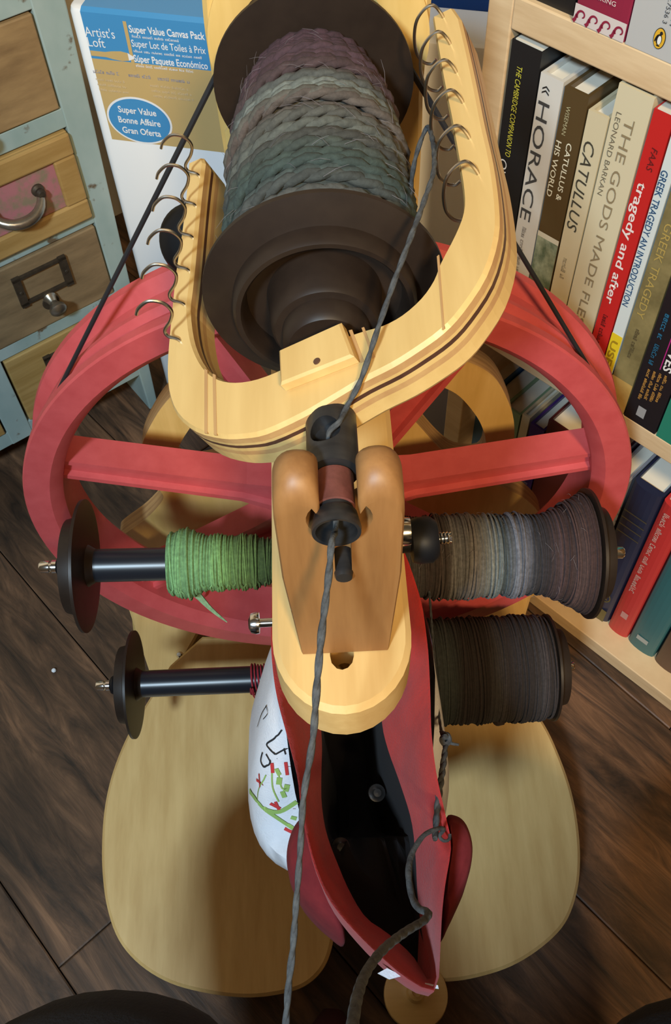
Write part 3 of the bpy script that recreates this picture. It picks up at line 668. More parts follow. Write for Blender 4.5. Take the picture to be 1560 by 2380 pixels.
plied('strand', [at(1026, 1700, .475), at(1036, 1722, .465), at(1030, 1780, .450), at(1020, 1850, .435), at(1013, 1925, .425), at(1012, 1950, .420)], [.0010, .0015, .0016, .0014], 'strand', s2)
plied('strand', [at(1046, 1938, .420), at(1044, 1952, .419), at(1030, 1954, .418), at(1022, 1942, .417), at(1032, 1928, .412), at(1018, 1926, .408), at(985, 1942, .40), at(958, 1985, .39), at(950, 2030, .38), at(958, 2085, .37), at(975, 2112, .36), at(996, 2122, .352), at(985, 2140, .345), at(940, 2168, .325), at(890, 2208, .30), at(852, 2258, .275), at(830, 2320, .25), at(818, 2400, .23)], [.0008, .0012, .0016, .0017, .0018, .0018, .0018, .0019, .0020], 'strand', s2, amp=.10)
plied('tail', [at(1036, 1716, .465), at(1048, 1727, .463), at(1066, 1731, .462)], [.0009, .0006], 'strand', s2)
kn_ = MB(); kn_.tube(smooth([at(1028, 1706, .468), at(1040, 1708, .464), at(1044, 1722, .463), at(1034, 1730, .462), at(1027, 1718, .463), at(1036, 1712, .460)], 5), .0014, 6); obj('knot', kn_, 'strand', s2, sm=True)

# ================================================================== POUCH
pouch = empty('fabric_pouch', (0, .18, .28)); tag(pouch, 'open red lined pouch of white branch-print cotton hanging in front of the wheel', 'pouch')
rimL = [(700, 1240), (640, 1330), (630, 1480), (640, 1600), (665, 1700), (690, 1800), (700, 1880), (716, 1960), (740, 2040), (778, 2110), (850, 2190), (925, 2258), (975, 2292), (1000, 2302)]
rimR = [(1018, 2290), (1024, 2200), (1028, 2120), (1036, 2050), (1049, 1965), (1036, 1895), (1015, 1800), (1003, 1700), (1000, 1600), (992, 1480), (968, 1360), (900, 1240)]
inL = [(740, 1330), (715, 1420), (712, 1520), (735, 1610), (748, 1715), (747, 1800), (748, 1870), (760, 1940), (786, 2010), (812, 2070), (850, 2132), (900, 2168), (960, 2222), (990, 2272)]
inR = [(994, 2262), (986, 2200), (977, 2140), (970, 2070), (966, 1990), (956, 1905), (928, 1815), (903, 1745), (888, 1680), (880, 1560), (870, 1450), (850, 1340)]
NR = 96
def ringz(L, R, zf): # z varies with y: zf(frac)
    P = [oz(x, y, zf(y)) for x, y in L+R]; return resample(smooth(P, 4, True), NR, True)
zr = lambda y: .432+.006*math.sin(y*.012)
rim_ = ringz(rimL, rimR, zr); inn = ringz(inL, inR, lambda y: .385)
cxy = sum(inn)/NR
def toward(ring_, k, z):
    q = [A([cxy[0]+(p[0]-cxy[0])*k, cxy[1]+(p[1]-cxy[1])*k, z]) for p in ring_]
    return [A([p[0], p[1], max(p[2], np.interp(p[1], [.135, .165], [.362, .26]))]) for p in q]
rim_in = [a*.93+b*.07+UZ*.0025 for a, b in zip(rim_, inn)]
midr = [a*.5+b*.5+UZ*.003*math.sin(i*.9) for i, (a, b) in enumerate(zip(rim_, inn))]
und = [A([cxy[0]+(p[0]-cxy[0])*.97, cxy[1]+(p[1]-cxy[1])*.985, .405]) for p in rim_]
und2 = [A([cxy[0]+(p[0]-cxy[0])*.80, cxy[1]+(p[1]-cxy[1])*.90, .375]) for p in rim_]
ln = MB(); ln.loft([und2, und, [p-UZ*.004 for p in rim_], rim_, rim_in, midr, inn], False, False)
obj('red_facing', ln, 'redcloth', pouch, sm=True, autosmooth=70)
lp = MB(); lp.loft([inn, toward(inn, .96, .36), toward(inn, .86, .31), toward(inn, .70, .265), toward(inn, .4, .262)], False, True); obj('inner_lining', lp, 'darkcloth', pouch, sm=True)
# outer printed bag: levels
bL = {.418: [(690, 1300), (648, 1420), (632, 1560), (645, 1650), (672, 1760), (690, 1850), (705, 1930)], .36: [(655, 1400), (615, 1560), (592, 1690), (583, 1780), (586, 1850), (620, 1925), (690, 1960)]}
def bodyring(z, w_l, w_r, y0, y1):
    P = []
    for k in range(40):
        a = 2*PI*k/40; c = math.cos(a); s_ = math.sin(a)
        sx = abs(c)**.6*math.copysign(1, c); sy = abs(s_)**.75*math.copysign(1, s_)
        yy = (y0+y1)/2+(y1-y0)/2*sy; P.append(A([(w_r if sx > 0 else w_l)*sx, yy, min(z, np.interp(yy, [.15, .205], [.330-.02*(.43-z), .43]))]))
    return P
lv = [(.424, .0315, .0460, .135, .262), (.405, .0370, .0480, .132, .262), (.37, .0475, .0525, .130, .262), (.33, .0575, .0575, .130, .260), (.29, .0620, .0590, .134, .258), (.265, .0610, .058, .140, .255), (.25, .055, .045, .147, .25), (.244, .040, .032, .16, .235)]
ob = MB(); ob.loft([bodyring(*q) for q in lv], False, True); outer_b = obj('printed_bag', ob, 'whitecloth', pouch, sm=True, autosmooth=80)
def bagpt(px, py):
    """first hit of the view ray on the bag"""
    bm = outer_b.data; best = None; r = ray(px, py); O_ = CAM-OFF[pouch]
    ok, loc, nn, idx = outer_b.ray_cast(Vector(O_), Vector(nrm(r)))
    return (A(loc)+OFF[pouch]+A(nn)*.0006, A(nn)) if ok else (None, None)
bpy.context.view_layer.update()
def deco(name, mt, strokes):
    d = MB()
    for s_ in strokes:
        *pp, wd = s_
        P = smooth([A([x, y, 0.]) for x, y in pp], 5) if len(pp) > 2 else [A([*p, 0.]) for p in pp]
        Q = [bagpt(p[0], p[1]) for p in P]; Q = [q for q in Q if q[0] is not None]
        if len(Q) > 1: d.strip([q[0] for q in Q], wd, [q[1] for q in Q])
    if d.v: obj(name, d, mt, pouch)
deco('branch_print', 'pgreen', [((582, 1838), (600, 1862), (618, 1880), (650, 1885), (690, 1862), .0028), ((618, 1882), (645, 1900), (672, 1918), (690, 1930), .0022), ((632, 1795), (634, 1830), (648, 1862), .0008), ((600, 1862), (603, 1835), (618, 1800), .0008),
    ((648, 1800), (655, 1830), (668, 1830), .0008), ((650, 1806), (648, 1822), .003), ((668, 1822), (664, 1838), .003), ((656, 1838), (662, 1852), .0026), ((676, 1898), (690, 1902), .0024), ((642, 1785), (650, 1800), .0022)])
deco('blossom_print', 'pred', [((604, 1798), (606, 1830), .0018), ((598, 1812), (612, 1822), .0016), ((632, 1772), (634, 1795), .0018), ((628, 1866), (652, 1878), .0018), ((640, 1862), (650, 1884), .0016), ((684, 1878), (698, 1894), .0016), ((664, 1770), (668, 1800), .0018), ((662, 1925), (682, 1935), .0018), ((672, 1780), (684, 1812), .0016)])
deco('script_print', 'pblack', [((655, 1695), (640, 1715), (622, 1728), (628, 1740), (640, 1752), .0010), ((640, 1752), (668, 1738), (680, 1745), .0010), ((612, 1748), (608, 1768), (616, 1782), (628, 1770), (620, 1752), .0010), ((644, 1762), (676, 1752), .0007), ((660, 1738), (664, 1752), .0008), ((622, 1640), (610, 1660), (600, 1690), .0008), ((620, 1640), (624, 1658), (614, 1672), .0007)])
# dark red side flaps at the front of the pouch
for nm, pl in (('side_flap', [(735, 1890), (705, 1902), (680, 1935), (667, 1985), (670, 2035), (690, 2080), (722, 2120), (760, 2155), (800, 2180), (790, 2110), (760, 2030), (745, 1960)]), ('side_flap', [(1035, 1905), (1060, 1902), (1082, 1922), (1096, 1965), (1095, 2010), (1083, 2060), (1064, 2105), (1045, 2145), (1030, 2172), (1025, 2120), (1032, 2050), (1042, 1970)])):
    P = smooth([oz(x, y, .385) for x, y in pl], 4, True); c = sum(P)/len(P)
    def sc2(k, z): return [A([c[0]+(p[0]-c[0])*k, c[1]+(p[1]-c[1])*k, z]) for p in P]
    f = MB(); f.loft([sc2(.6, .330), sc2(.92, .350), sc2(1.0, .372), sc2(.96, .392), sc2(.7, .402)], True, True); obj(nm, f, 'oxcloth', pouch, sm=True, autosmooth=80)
for x, y, z in ((876, 1843, .335), (792, 1969, .36)):
    s_ = MB(); s_.lathe([(0, .0022), (.0022, .002), (.0032, .0008), (.0048, .0004), (.0050, -.001)], oz(x, y, z), nrm(A([.2, -.3, 1])), n=20); obj('snap', s_, 'steel_black', pouch, sm=True)
for pl in ([(878, 2262), (900, 2250), (935, 2268), (905, 2276)], [(988, 2284), (1018, 2290), (1020, 2298), (990, 2293)]):
    s_ = MB(); s_.prism([oz(x, y, .43) for x, y in pl], (0, 0, -.001)); obj('raw_edge', s_, 'whitecloth', pouch)

# ================================================================== ROUND WOODEN KNOB, FLOOR SCRAP
dk = oz(967, 2310, .058)
k_ = MB(); k_.lathe([(0, -.058), (.016, -.058), (.016, -.050), (.010, -.040), (.009, -.016), (.0235, -.008), (.0245, -.004), (.0240, .0), (.0225, .001), (.012, .0015), (.0075, .004), (.0060, .010), (.0035, .0115), (.003, .0095), (0, .009)], dk, UZ, n=48)
tag(obj('wooden_knob', k_, 'maple_x', None, sm=True, origin=dk-UZ*.058), 'round turned wooden knob standing on the floor below the tip of the red pouch', 'knob')
sp_ = MB(); P = oz(125, 1558, .003); sp_.lathe([(0, .002), (.0016, .0015), (.0024, 0), (.0018, -.0015), (0, -.003)], P, (.2, .1, 1), n=9); tag(obj('paper_scrap', sp_, 'ink_white', None, origin=P), 'tiny white scrap lying on the dark floorboards left of the treadles', 'scrap')

# ================================================================== BOOKCASE
bc = empty('bookcase', SB(0, 0, 0)); tag(bc, 'pale pine bookcase of three shelves standing to the right of the wheel', 'bookcase')
def bbox(name, s0, s1, t0, t1, z0, z1, mt, parent, bev=.001):
    b = MB(); b.box(SB((s0+s1)/2, (t0+t1)/2, (z0+z1)/2), (s1-s0, t1-t0, z1-z0), BE, BN, UZ); return obj(name, b, mt, parent, bevel=bev)
bbox('upright', -.2215, -.2035, 0, .27, 0, 1.02, 'pine', bc)
bbox('upright', .560, .578, 0, .27, 0, 1.02, 'pine', bc)
bbox('shelf_board', -.2035, .560, 0, .27, .0, .018, 'pine_h', bc)
bbox('shelf_board', -.2035, .560, 0, .27, .303, .321, 'pine_h', bc)
bbox('shelf_board', -.2035, .560, 0, .27, .556, .5755, 'pine_h', bc)
bbox('shelf_board', -.2035, .560, 0, .27, .86, .878, 'pine_h', bc)
bbox('back_panel', -.2035, .560, .262, .27, .018, 1.02, 'pine', bc)

BM = {}
def cmat(c, r=.45):
    k = tuple(c)+(r,)
    if k not in BM: BM[k] = mat('book cover', c, r, coat=.15)
    return BM[k]
def book(label, s0, s1, z0, z1, cover, t=0., depth=.15, hard=True, rnd=.0, group=None, page='paper', lean=0.):
    """s0..s1 spine width on the shelf, z0..z1 height"""
    s0 += .0004; s1 -= .0004
    b = empty('hardcover_book' if hard else 'paperback_book', SB((s0+s1)/2, t+depth/2, z0)); tag(b, label, 'book', group)
    th = .0022 if hard else .0006; ov = .003 if hard else 0
    out = [(s0, t+depth), (s0, t+(rnd))]
    if rnd:
        for k in range(1, 8): a = PI*k/8; out.append(((s0+s1)/2-(s1-s0)/2*math.cos(a), t+rnd-rnd*math.sin(a)))
    else: out.append((s0, t)); out.append((s1, t))
    out += [(s1, t+rnd), (s1, t+depth), (s1-th, t+depth), (s1-th, t+th+rnd), (s0+th, t+th+rnd), (s0+th, t+depth)]
    q = []
    for p in out:
        if not q or abs(p[0]-q[-1][0])+abs(p[1]-q[-1][1]) > 1e-6: q.append(p)
    c = MB(); c.prism([SB(x, y, z0+.0002) for x, y in q], UZ*(z1-z0)); obj('cover', c, cover if isinstance(cover, (str, bpy.types.Material)) else cmat(cover), b)
    p = MB(); p.box(SB((s0+s1)/2, t+depth/2+th/2, (z0+z1)/2), (s1-s0-2*th-.0002, depth-th-.004-rnd*.8, z1-z0-2*ov-.0006), BE, BN, UZ); obj('page_block', p, page, b)
    b['_t'] = t
    return b
def spine_text(b, body, c, zt, zb, sc_, H, shear=0., name='lettering', bold=0., t=None):
    t = b['_t'] if t is None else t
    text(name, body, cmat(c, .5), b, SB(sc_-H*.5, t, zt), -UZ, BE, L=abs(zt-zb), H=H, shear=shear, bold=bold)
def ptext(b, body, c, p0, p1, H, shear=0., bold=0., ds=0.):
    """lettering that runs from pixel p0 to pixel p1 on the spine"""
    (sa, za), (sb, zb) = SPt(*p0, b['_t']), SPt(*p1, b['_t']); spine_text(b, body, c, za, zb, (sa+sb)/2+ds, H, shear, bold=bold)
def band(b, s0, s1, z0, z1, c, name='printed_band', lift=.0003, t=None):
    t = b['_t'] if t is None else t
    m_ = MB(); m_.add([SB(s0, t-lift, z0), SB(s1, t-lift, z0), SB(s1, t-lift, z1), SB(s0, t-lift, z1)], [(0, 1, 2, 3)]); obj(name, m_, c if isinstance(c, (str, bpy.types.Material)) else cmat(c), b)
Z2 = .321
G2 = 'books on the middle shelf'
def Zp(x, y, t=0.): return SPt(x, y, t)[1]
b = book('black paperback with yellow and white spine lettering, leftmost on the middle shelf', -.2015, -.1785, Z2, .551, (.010, .010, .011), group=G2, hard=False, depth=.155)
ptext(b, 'THE CAMBRIDGE COMPANION TO', (.62, .58, .06), (1213, 156), (1178, 362), .0042, .12)
ptext(b, 'OVID', (.7, .7, .68), (1176, 372), (1160, 438), .0062, .12)
b = book('white hardcover with tall thin black capitals between the black and brown spines', -.1780, -.1605, Z2, .5395, (.62, .60, .55), group=G2, hard=True, depth=.145)
ptext(b, 'HORACE', (.05, .05, .05), (1266, 238), (1222, 512), 0.0088)
ptext(b, '~', (.30, .26, .22), (1215, 525), (1203, 665), .0030)
ptext(b, '«', (.02, .02, .02), (1277, 202), (1273, 222), .0085)
b = book('brown topped hardcover with cream lettering and a marbled green lower spine', -.1600, -.1420, Z2, .538, (.085, .052, .018), group=G2, hard=True, depth=.145)
band(b, -.1597, -.1423, Z2+.001, .430, mat('marbled green jacket', (.10, .14, .085), .5, col2=(.36, .40, .28), scale=(60, 60, 45), lo=.4, hi=.6), lift=.0004); band(b, -.1597, -.1423, .430, .434, (.62, .58, .45), lift=.0004)
ptext(b, 'WISEMAN', (.42, .38, .22), (1322, 246), (1312, 314), .0030)
ptext(b, 'CATULLUS &', (.72, .68, .52), (1326, 334), (1298, 466), 0.004, bold=.012)
ptext(b, 'HIS WORLD', (.72, .68, .52), (1302, 328), (1276, 455), 0.004, bold=.012)
b = book('cream hardcover with large black italic capitals, next to the brown topped one', -.1415, -.1265, Z2, .531, (.60, .52, .34), group=G2, hard=True, depth=.14)
ptext(b, 'CATULLUS', (.05, .045, .03), (1373, 330), (1330, 536), 0.008, .18)
ptext(b, '~', (.38, .32, .2), (1316, 600), (1306, 650), .0032)
b = book('wide cream hardcover with grey and tan capitals beside the red spine', -.1260, -.1020, Z2, .554, (.62, .55, .37), group=G2, hard=True, depth=.16)
ptext(b, 'THE GODS MADE FLESH', (.26, .20, .11), (1472, 280), (1337, 775), 0.0066)
ptext(b, 'LEONARD BARKAN', (.16, .13, .08), (1442, 262), (1394, 452), .0036)
b = book('bright red paperback with white uncial title on the middle shelf', -.1015, -.0880, Z2, .549, (.52, .018, .016), group=G2, hard=False, depth=.15)
ptext(b, 'FAAS', (.10, .01, .01), (1524, 345), (1510, 398), .0042, .15)
ptext(b, 'tragedy and after', (.80, .70, .66), (1495, 425), (1418, 706), .0060, bold=.014)
ptext(b, '~', (.14, .01, .01), (1406, 730), (1385, 830), .0034)
b = book('thin pale paperback with dark blue title and a yellow used sticker', -.0875, -.0785, Z2, .545, (.62, .68, .66), group=G2, hard=False, depth=.14)
ptext(b, 'GREEK TRAGEDY AN INTRODUCTION', (.02, .07, .16), (1545, 395), (1456, 712), .0046, bold=.012)
band(b, -.0872, -.0788, SPt(1410, 880)[1], SPt(1432, 775)[1], (.75, .55, .02), 'sticker', .0005)
spine_text(b, 'USED', (.35, .22, .01), SPt(1428, 790)[1], SPt(1408, 872)[1], -.0832, .0052, bold=.02, t=-.0003)
b = book('worn olive brown paperback with faded gilt title and a tan lower band', -.0780, -.0608, Z2, .542, mat('worn olive cover', (.15, .12, .045), .6, col2=(.25, .20, .08), scale=(40, 40, 40), bump=.2), group=G2, hard=False, depth=.14)
band(b, -.0778, -.0610, Z2+.001, .352, mat('tan cover band', (.40, .24, .06), .6, col2=(.52, .34, .10), scale=(50, 50, 50)))
ptext(b, 'GREEK TRAGEDY', (.42, .30, .08), (1556, 520), (1490, 740), .0058)
ptext(b, '~', (.10, .07, .03), (1483, 765), (1465, 832), .0030)
b = book('black paperback with orange small print columns and blue lettering near the right edge', -.0605, -.0335, Z2, .556, (.010, .010, .012), group=G2, hard=False, depth=.15)
for k in range(4): ptext(b, '~', (.55, .28, .06), (1510+13*k, 858+5*k), (1488+13*k, 926+4*k), .0024)
ptext(b, '~', (.02, .14, .25), (1553, 730), (1535, 790), .0042)
ptext(b, '~', (.02, .14, .25), (1528, 800), (1512, 850), .0034)
ptext(b, 'VES', (.75, .73, .70), (1566, 820), (1552, 865), .0064, bold=.02)
band(b, -.0470, -.0463, .380, .45, (.45, .02, .20), 'printed_rule')
band(b, -.0520, -.0455, .329, .339, (.30, .30, .30), 'publisher_mark')
b = book('green paperback at the right edge of the middle shelf', -.0330, -.0180, Z2, .545, (.02, .20, .13), group=G2, hard=False, depth=.15)
b = book('dark teal hardcover at the far right of the middle shelf', -.0175, .0100, Z2, .550, (.02, .09, .10), group=G2, depth=.15)
# --- top shelf
Z3 = .5755; G3 = 'books on the top shelf'
b = book('black hardcover at the left end of the top shelf', -.2010, -.1650, Z3, .800, (.008, .008, .009), group=G3, depth=.16, t=.004)
b = book('maroon hardcover with a white running wave band at the foot of its spine', -.1625, -.1285, Z3, .800, (.25, .016, .045), group=G3, depth=.16, rnd=.0010)
VT = .0
band(b, -.1622, -.1288, Z3+.0003, Z3+.0105, (.62, .55, .52), 'wave_band', .0004)
wv = MB()
for k in range(4):
    c0 = -.1580+.0083*k; pts = []
    for i in range(26):
        t_ = i/25; a = -.6+t_*4.9; r_ = .0034*(1-.72*t_); pts.append(SB(c0+.0012+r_*math.cos(PI-a), -.0006, Z3+.0052+r_*math.sin(a)))
    wv.strip(pts, [.0014*(1-.5*i/25) for i in range(26)], -BN)
    wv.strip([SB(c0-.004, -.0006, Z3+.0008), SB(c0-.0028, -.0006, Z3+.0022), SB(c0-.0022, -.0006, Z3+.0052)], [.0022, .0018, .0012], -BN)
o_ = obj('wave_print', wv, cmat((.25, .016, .045)), b)
for o_ in b.children:
    if o_.name.startswith(('wave',)): o_.location = tuple(-BN*(.0002 if 'print' in o_.name else -.0000))
text('lettering', 'VIKING', cmat((.75, .66, .62), .5), b, SB(-.1510, -.0008, Z3+.0170), BE, UZ, L=.0135, H=.0026)
b = book('pale grey paperback with an oval orange emblem on the top shelf', -.1280, -.0850, Z3, .780, (.46, .46, .45), group=G3, hard=False, depth=.13)
em = MB(); c0 = SB(-.1085, -.0005, Z3+.0105)
el_ = lambda rx, ry, cx=0, cz=0, n=28, rot=0: [c0+BE*(cx+rx*math.cos(2*PI*k/n)*math.cos(rot)-ry*math.sin(2*PI*k/n)*math.sin(rot))+UZ*(cz+rx*math.cos(2*PI*k/n)*math.sin(rot)+ry*math.sin(2*PI*k/n)*math.cos(rot)) for k in range(n)]
em.add(el_(.0036, .0056), [tuple(range(28))]); 
obj('emblem_oval', em, cmat((.02, .02, .02)), b)
em = MB(); em.add([p-BN*.0002 for p in el_(.0032, .0052)], [tuple(range(28))]); obj('emblem_oval', em, cmat((.70, .40, .03)), b)
em = MB(); em.add([p-BN*.0004 for p in el_(.0018, .0028, 0, -.0004, 20)], [tuple(range(20))]); em.add([p-BN*.0004 for p in el_(.0009, .0010, .0006, .0030, 12)], [tuple(range(12))]); em.add([p-BN*.0004 for p in el_(.0005, .0022, -.0017, -.0002, 12, -.3)], [tuple(range(12))]); em.add([p-BN*.0004 for p in el_(.0012, .0004, .0002, -.0036, 12)], [tuple(range(12))]); obj('emblem_bird', em, cmat((.015, .015, .015)), b)
em = MB(); em.add([p-BN*.0006 for p in el_(.0011, .0023, .0004, -.0006, 20)], [tuple(range(20))]); obj('emblem_bird', em, cmat((.75, .75, .72)), b)
text('lettering', 'ISBN 0 14', cmat((.05, .05, .05), .5), b, SB(-.1050, 0, Z3+.035), -UZ, BE, L=.0165, H=.0026)
text('lettering', '02.7536 3', cmat((.05, .05, .05), .5), b, SB(-.1092, 0, Z3+.034), -UZ, BE, L=.0155, H=.0026)
b = book('dark green hardcover beside the pale grey one on the top shelf', -.0845, -.055, Z3, .790, (.03, .07, .05), group=G3, depth=.15)
# --- bottom shelf
Z1 = .018; G1 = 'books on the bottom shelf'; TB = .022
def sx(x, y): return SPt(x, y, TB)[0]
rows = [
 ('purple paperback with pale lettering, first on the bottom shelf', sx(1046, 1000), sx(1096, 1000), .235, (.13, .008, .15), False),
 ('mid blue paperback beside the purple one on the bottom shelf', sx(1097, 1000), sx(1124, 1000), .222, (.04, .14, .34), False),
 ('thin white paperback behind the right frame arch', sx(1125, 1000), sx(1160, 1000), .215, (.58, .56, .48), False),
 ('pale green hardcover seen between the wheel spokes', sx(1161, 1000), sx(1205, 1000), .222, (.22, .33, .20), True),
 ('narrow cream hardcover beside the pale green one', sx(1206, 1000), sx(1228, 1000), .226, (.55, .48, .33), True),
 ('violet hardcover with faint lettering behind the right spoke', sx(1229, 1000), sx(1268, 1000), .222, (.045, .018, .15), True),
 ('dark maroon hardcover behind the wheel rim', sx(1269, 1000), sx(1338, 1060), .240, (.070, .012, .012), True),
 ('orange red paperback with a cream top band behind the rim', sx(1339, 1060), sx(1378, 1080), .245, (.55, .040, .018), False),
 ('black purple hardcover just right of the wheel rim', sx(1379, 1080), sx(1412, 1120), .235, (.035, .014, .035), True),
 ('white jacketed thick hardcover beside the navy one', sx(1413, 1120), sx(1444, 1170), .226, (.30, .28, .30), True),
]
made = []
for lab, u0, u1, top, c, hd in rows:
    made.append((book(lab, u0, u1-.0004, Z1, top, c, t=TB, depth=.14, hard=hd, group=G1), u0, u1))
def sptext(i, body, c, zt, zb, H, sh_=0.): 
    bk_, u0, u1 = made[i]; spine_text(bk_, body, c, zt, zb, (u0+u1)/2, H, sh_)
sptext(0, '~', (.45, .30, .45), .17, .08, .008)
sptext(5, '~', (.30, .26, .45), .19, .10, .006)
sptext(7, '~', (.16, .01, .01), .215, .12, .005)
bk_, u0, u1 = made[7]; band(bk_, u0+.0006, u1-.0008, .222, .2445, (.60, .50, .33))
u0, u1 = sx(1446, 1175), sx(1521, 1200)
b = book('navy hardcover with a dull gold circular crest low on its spine', u0, u1, Z1, .232, (.014, .018, .045), t=TB, depth=.15, rnd=.006, group=G1)
cr_ = MB(); c0 = SB((u0+u1)/2-.001, TB-.0006, .062)
cr_.lathe([(.0098, 0), (.0090, -.0003), (.0088, 0)], c0, -BN, n=32); 
for k in range(7):
    a = 2*PI*k/7; cr_.strip([c0-BN*.0002+(BE*math.cos(a)+UZ*math.sin(a))*.002, c0-BN*.0002+(BE*math.cos(a+.5)+UZ*math.sin(a+.5))*.0075], .0013, -BN)
obj('crest', cr_, cmat((.16, .12, .03), .5), b)
band(b, u0+.004, u1-.004, Z1+.002, .040, (.13, .10, .03), lift=.0004)
for k in range(4): band(b, u0+.003, u1-.003, .195-.010*k, .1965-.010*k, (.07, .06, .04), 'printed_rule', .0004)
u2, u3 = u1+.0006, sx(1572, 1250)
b = book('bright red hardcover with faded pale spine lettering next to the navy one', u2, u3, Z1, .232, (.50, .030, .028), t=TB, depth=.14, rnd=.004, group=G1)
spine_text(b, '~', (.60, .35, .30), .222, .095, (u2+u3)/2-.003, .0052); band(b, (u2+u3)/2-.003, (u2+u3)/2+.004, .050, .060, (.55, .25, .22), 'publisher_mark', .0004)
b = book('teal hardcover at the right edge of the bottom shelf', u3+.0006, u3+.030, Z1, .230, (.030, .13, .14), t=TB, depth=.14, rnd=.004, group=G1)
band(b, u3+.008, u3+.020, .035, .042, (.35, .38, .36), 'publisher_mark', .0004)
b = book('brown hardcover beyond the teal one on the bottom shelf', u3+.031, u3+.058, Z1, .225, (.10, .05, .03), t=TB, depth=.14, rnd=.004, group=G1)

# ================================================================== CABINET
cab = empty('apothecary_cabinet', SCb(-.1, .1, 0)); tag(cab, 'worn pale blue-green cabinet of small wooden drawers on the left', 'cabinet')
def cbox(mb_, s0, s1, t0, t1, z0, z1): mb_.box(SCb((s0+s1)/2, (t0+t1)/2, (z0+z1)/2), (s1-s0, t1-t0, z1-z0), CE, CN, UZ)
RZ = [(.060, .080), (.172, .187), (.274, .284), (.376, .394), (.478, .494), (.578, .60)]
x = MB(); x.prism([SCb(s_, 0, z_) for s_, z_ in ((-.012, .055), (-.0115, .0), (0, 0), (.0165, .47), (.018, .62), (-.012, .62))], CN*.26); obj('corner_post', x, 'paint', cab, bevel=.0015)
x = MB(); cbox(x, -.172, -.147, 0, .02, .06, .60); obj('stile', x, 'paint', cab, bevel=.001)
x = MB(); x.prism([SCb(s_, 0, z_) for s_, z_ in ((-.330, .62), (-.330, 0), (-.312, 0), (-.305, .62))], CN*.26); obj('corner_post', x, 'paint', cab, bevel=.0015)
for z0, z1 in RZ:
    x = MB(); cbox(x, -.306, -.011, .0008, .022, z0, z1); obj('rail', x, 'paint', cab, bevel=.001)
x = MB(); cbox(x, -.34, .028, -.012, .27, .60, .625); obj('top', x, 'paint', cab, bevel=.002)
x = MB(); cbox(x, -.306, -.012, .23, .24, .06, .60); cbox(x, -.30, -.015, .02, .24, .062, .068); obj('carcass', x, 'dw3', cab)
def label_holder(par, sc0, zc, w=.056, h=.032):
    g = MB(); t_ = -.0015
    for (a0, a1, z0, z1) in ((sc0-w/2, sc0+w/2, zc+h/2-.0028, zc+h/2), (sc0-w/2, sc0+w/2, zc-h/2, zc-h/2+.0028), (sc0-w/2, sc0-w/2+.0075, zc-h/2-.002, zc+h/2+.001), (sc0+w/2-.0075, sc0+w/2, zc-h/2-.002, zc+h/2+.001)):
        cbox(g, a0, a1, -.0052, .0005, z0, z1)
    for s_ in (-1, 1):
        P = SCb(sc0+s_*(w/2-.0037), -.0055, zc); g.lathe([(.0018, 0), (.0014, .0008), (0, .001)], P, -CN, n=10)
    obj('label_holder', g, 'brass_dark', par)
def pull(par, sc0, zc):
    g = MB(); P = SCb(sc0, -.004, zc); g.lathe([(0, -.002), (.0060, -.001), (.0070, .001), (.0055, .003), (.0040, .008), (.0060, .012), (.0085, .015), (.0085, .018), (.006, .0205), (0, .0215)], P, nrm(-CN+UZ*-.25), n=24); obj('knob', g, 'pewter', par, sm=True)
    g = MB(); P = SCb(sc0, -.004, zc-.006); g.lathe([(0, .0008), (.0085, .0008), (.009, 0)], P, -CN, n=20); obj('knob_plate', g, 'brass_dark', par)
def cup(par, sc0, zc):
    g = MB(); pts = []
    for k in range(15):
        a = PI*k/14; pts.append(SCb(sc0-.024*math.cos(a), -.004-.016*math.sin(a), zc-.012*math.sin(a)))
    g.tube(pts, [.0030+.0022*math.sin(PI*k/14) for k in range(15)], 10); obj('bail_handle', g, 'pewter', par, sm=True)
    for s_ in (-1, 1):
        g = MB(); g.lathe([(.0062, 0), (.0058, .003), (.0035, .0045), (.0045, .008), (.003, .011), (0, .0115)], SCb(sc0+s_*.024, -.001, zc), -CN, n=18); obj('handle_rose', g, 'brass_dark', par, sm=True)
looks = ['dw4', 'dw3', 'dw2', 'dw1', 'dw2']
for c_i, (s0, s1) in enumerate(((-.1462, -.0125), (-.3040, -.1726))):
    for r_i in range(5):
        z0, z1 = RZ[r_i][1]+.0015, RZ[r_i+1][0]-.0015
        lk = looks[r_i] if c_i == 0 else ['dw2', 'dw1', 'dw3', 'dw2', 'dw1'][r_i]
        d_ = MB(); cbox(d_, s0+.0015, s1-.0015, -.0015, .014, z0, z1); cbox(d_, s0+.004, s1-.004, .013, .20, z0+.003, z1-.008)
        dr = obj('drawer', d_, lk, cab, bevel=.0012)
        cx_, cz_ = (s0+s1)/2, (z0+z1)/2
        if r_i == 2:
            fr = MB(); w_ = .021
            for q in ((s0+.0015, s1-.0015, z1-w_, z1), (s0+.0015, s1-.0015, z0, z0+w_), (s0+.0015, s0+.0015+w_, z0+w_, z1-w_), (s1-.0015-w_, s1-.0015, z0+w_, z1-w_)): cbox(fr, q[0], q[1], -.006, -.001, q[2], q[3])
            obj('drawer_frame', fr, 'dw2', dr, bevel=.002)
            pn_ = MB(); cbox(pn_, s0+w_, s1-w_, -.0022, -.001, z0+w_, z1-w_); obj('floral_panel', pn_, 'pinkpanel', dr)
            cup(dr, cx_, cz_+.004)
        elif r_i in (0, 1):
            label_holder(dr, cx_, cz_+.012 if r_i else cz_+.012); pull(dr, cx_, cz_-.008)
        else:
            label_holder(dr, cx_-.016, cz_-.004); pull(dr, cx_-.016, cz_-.024)

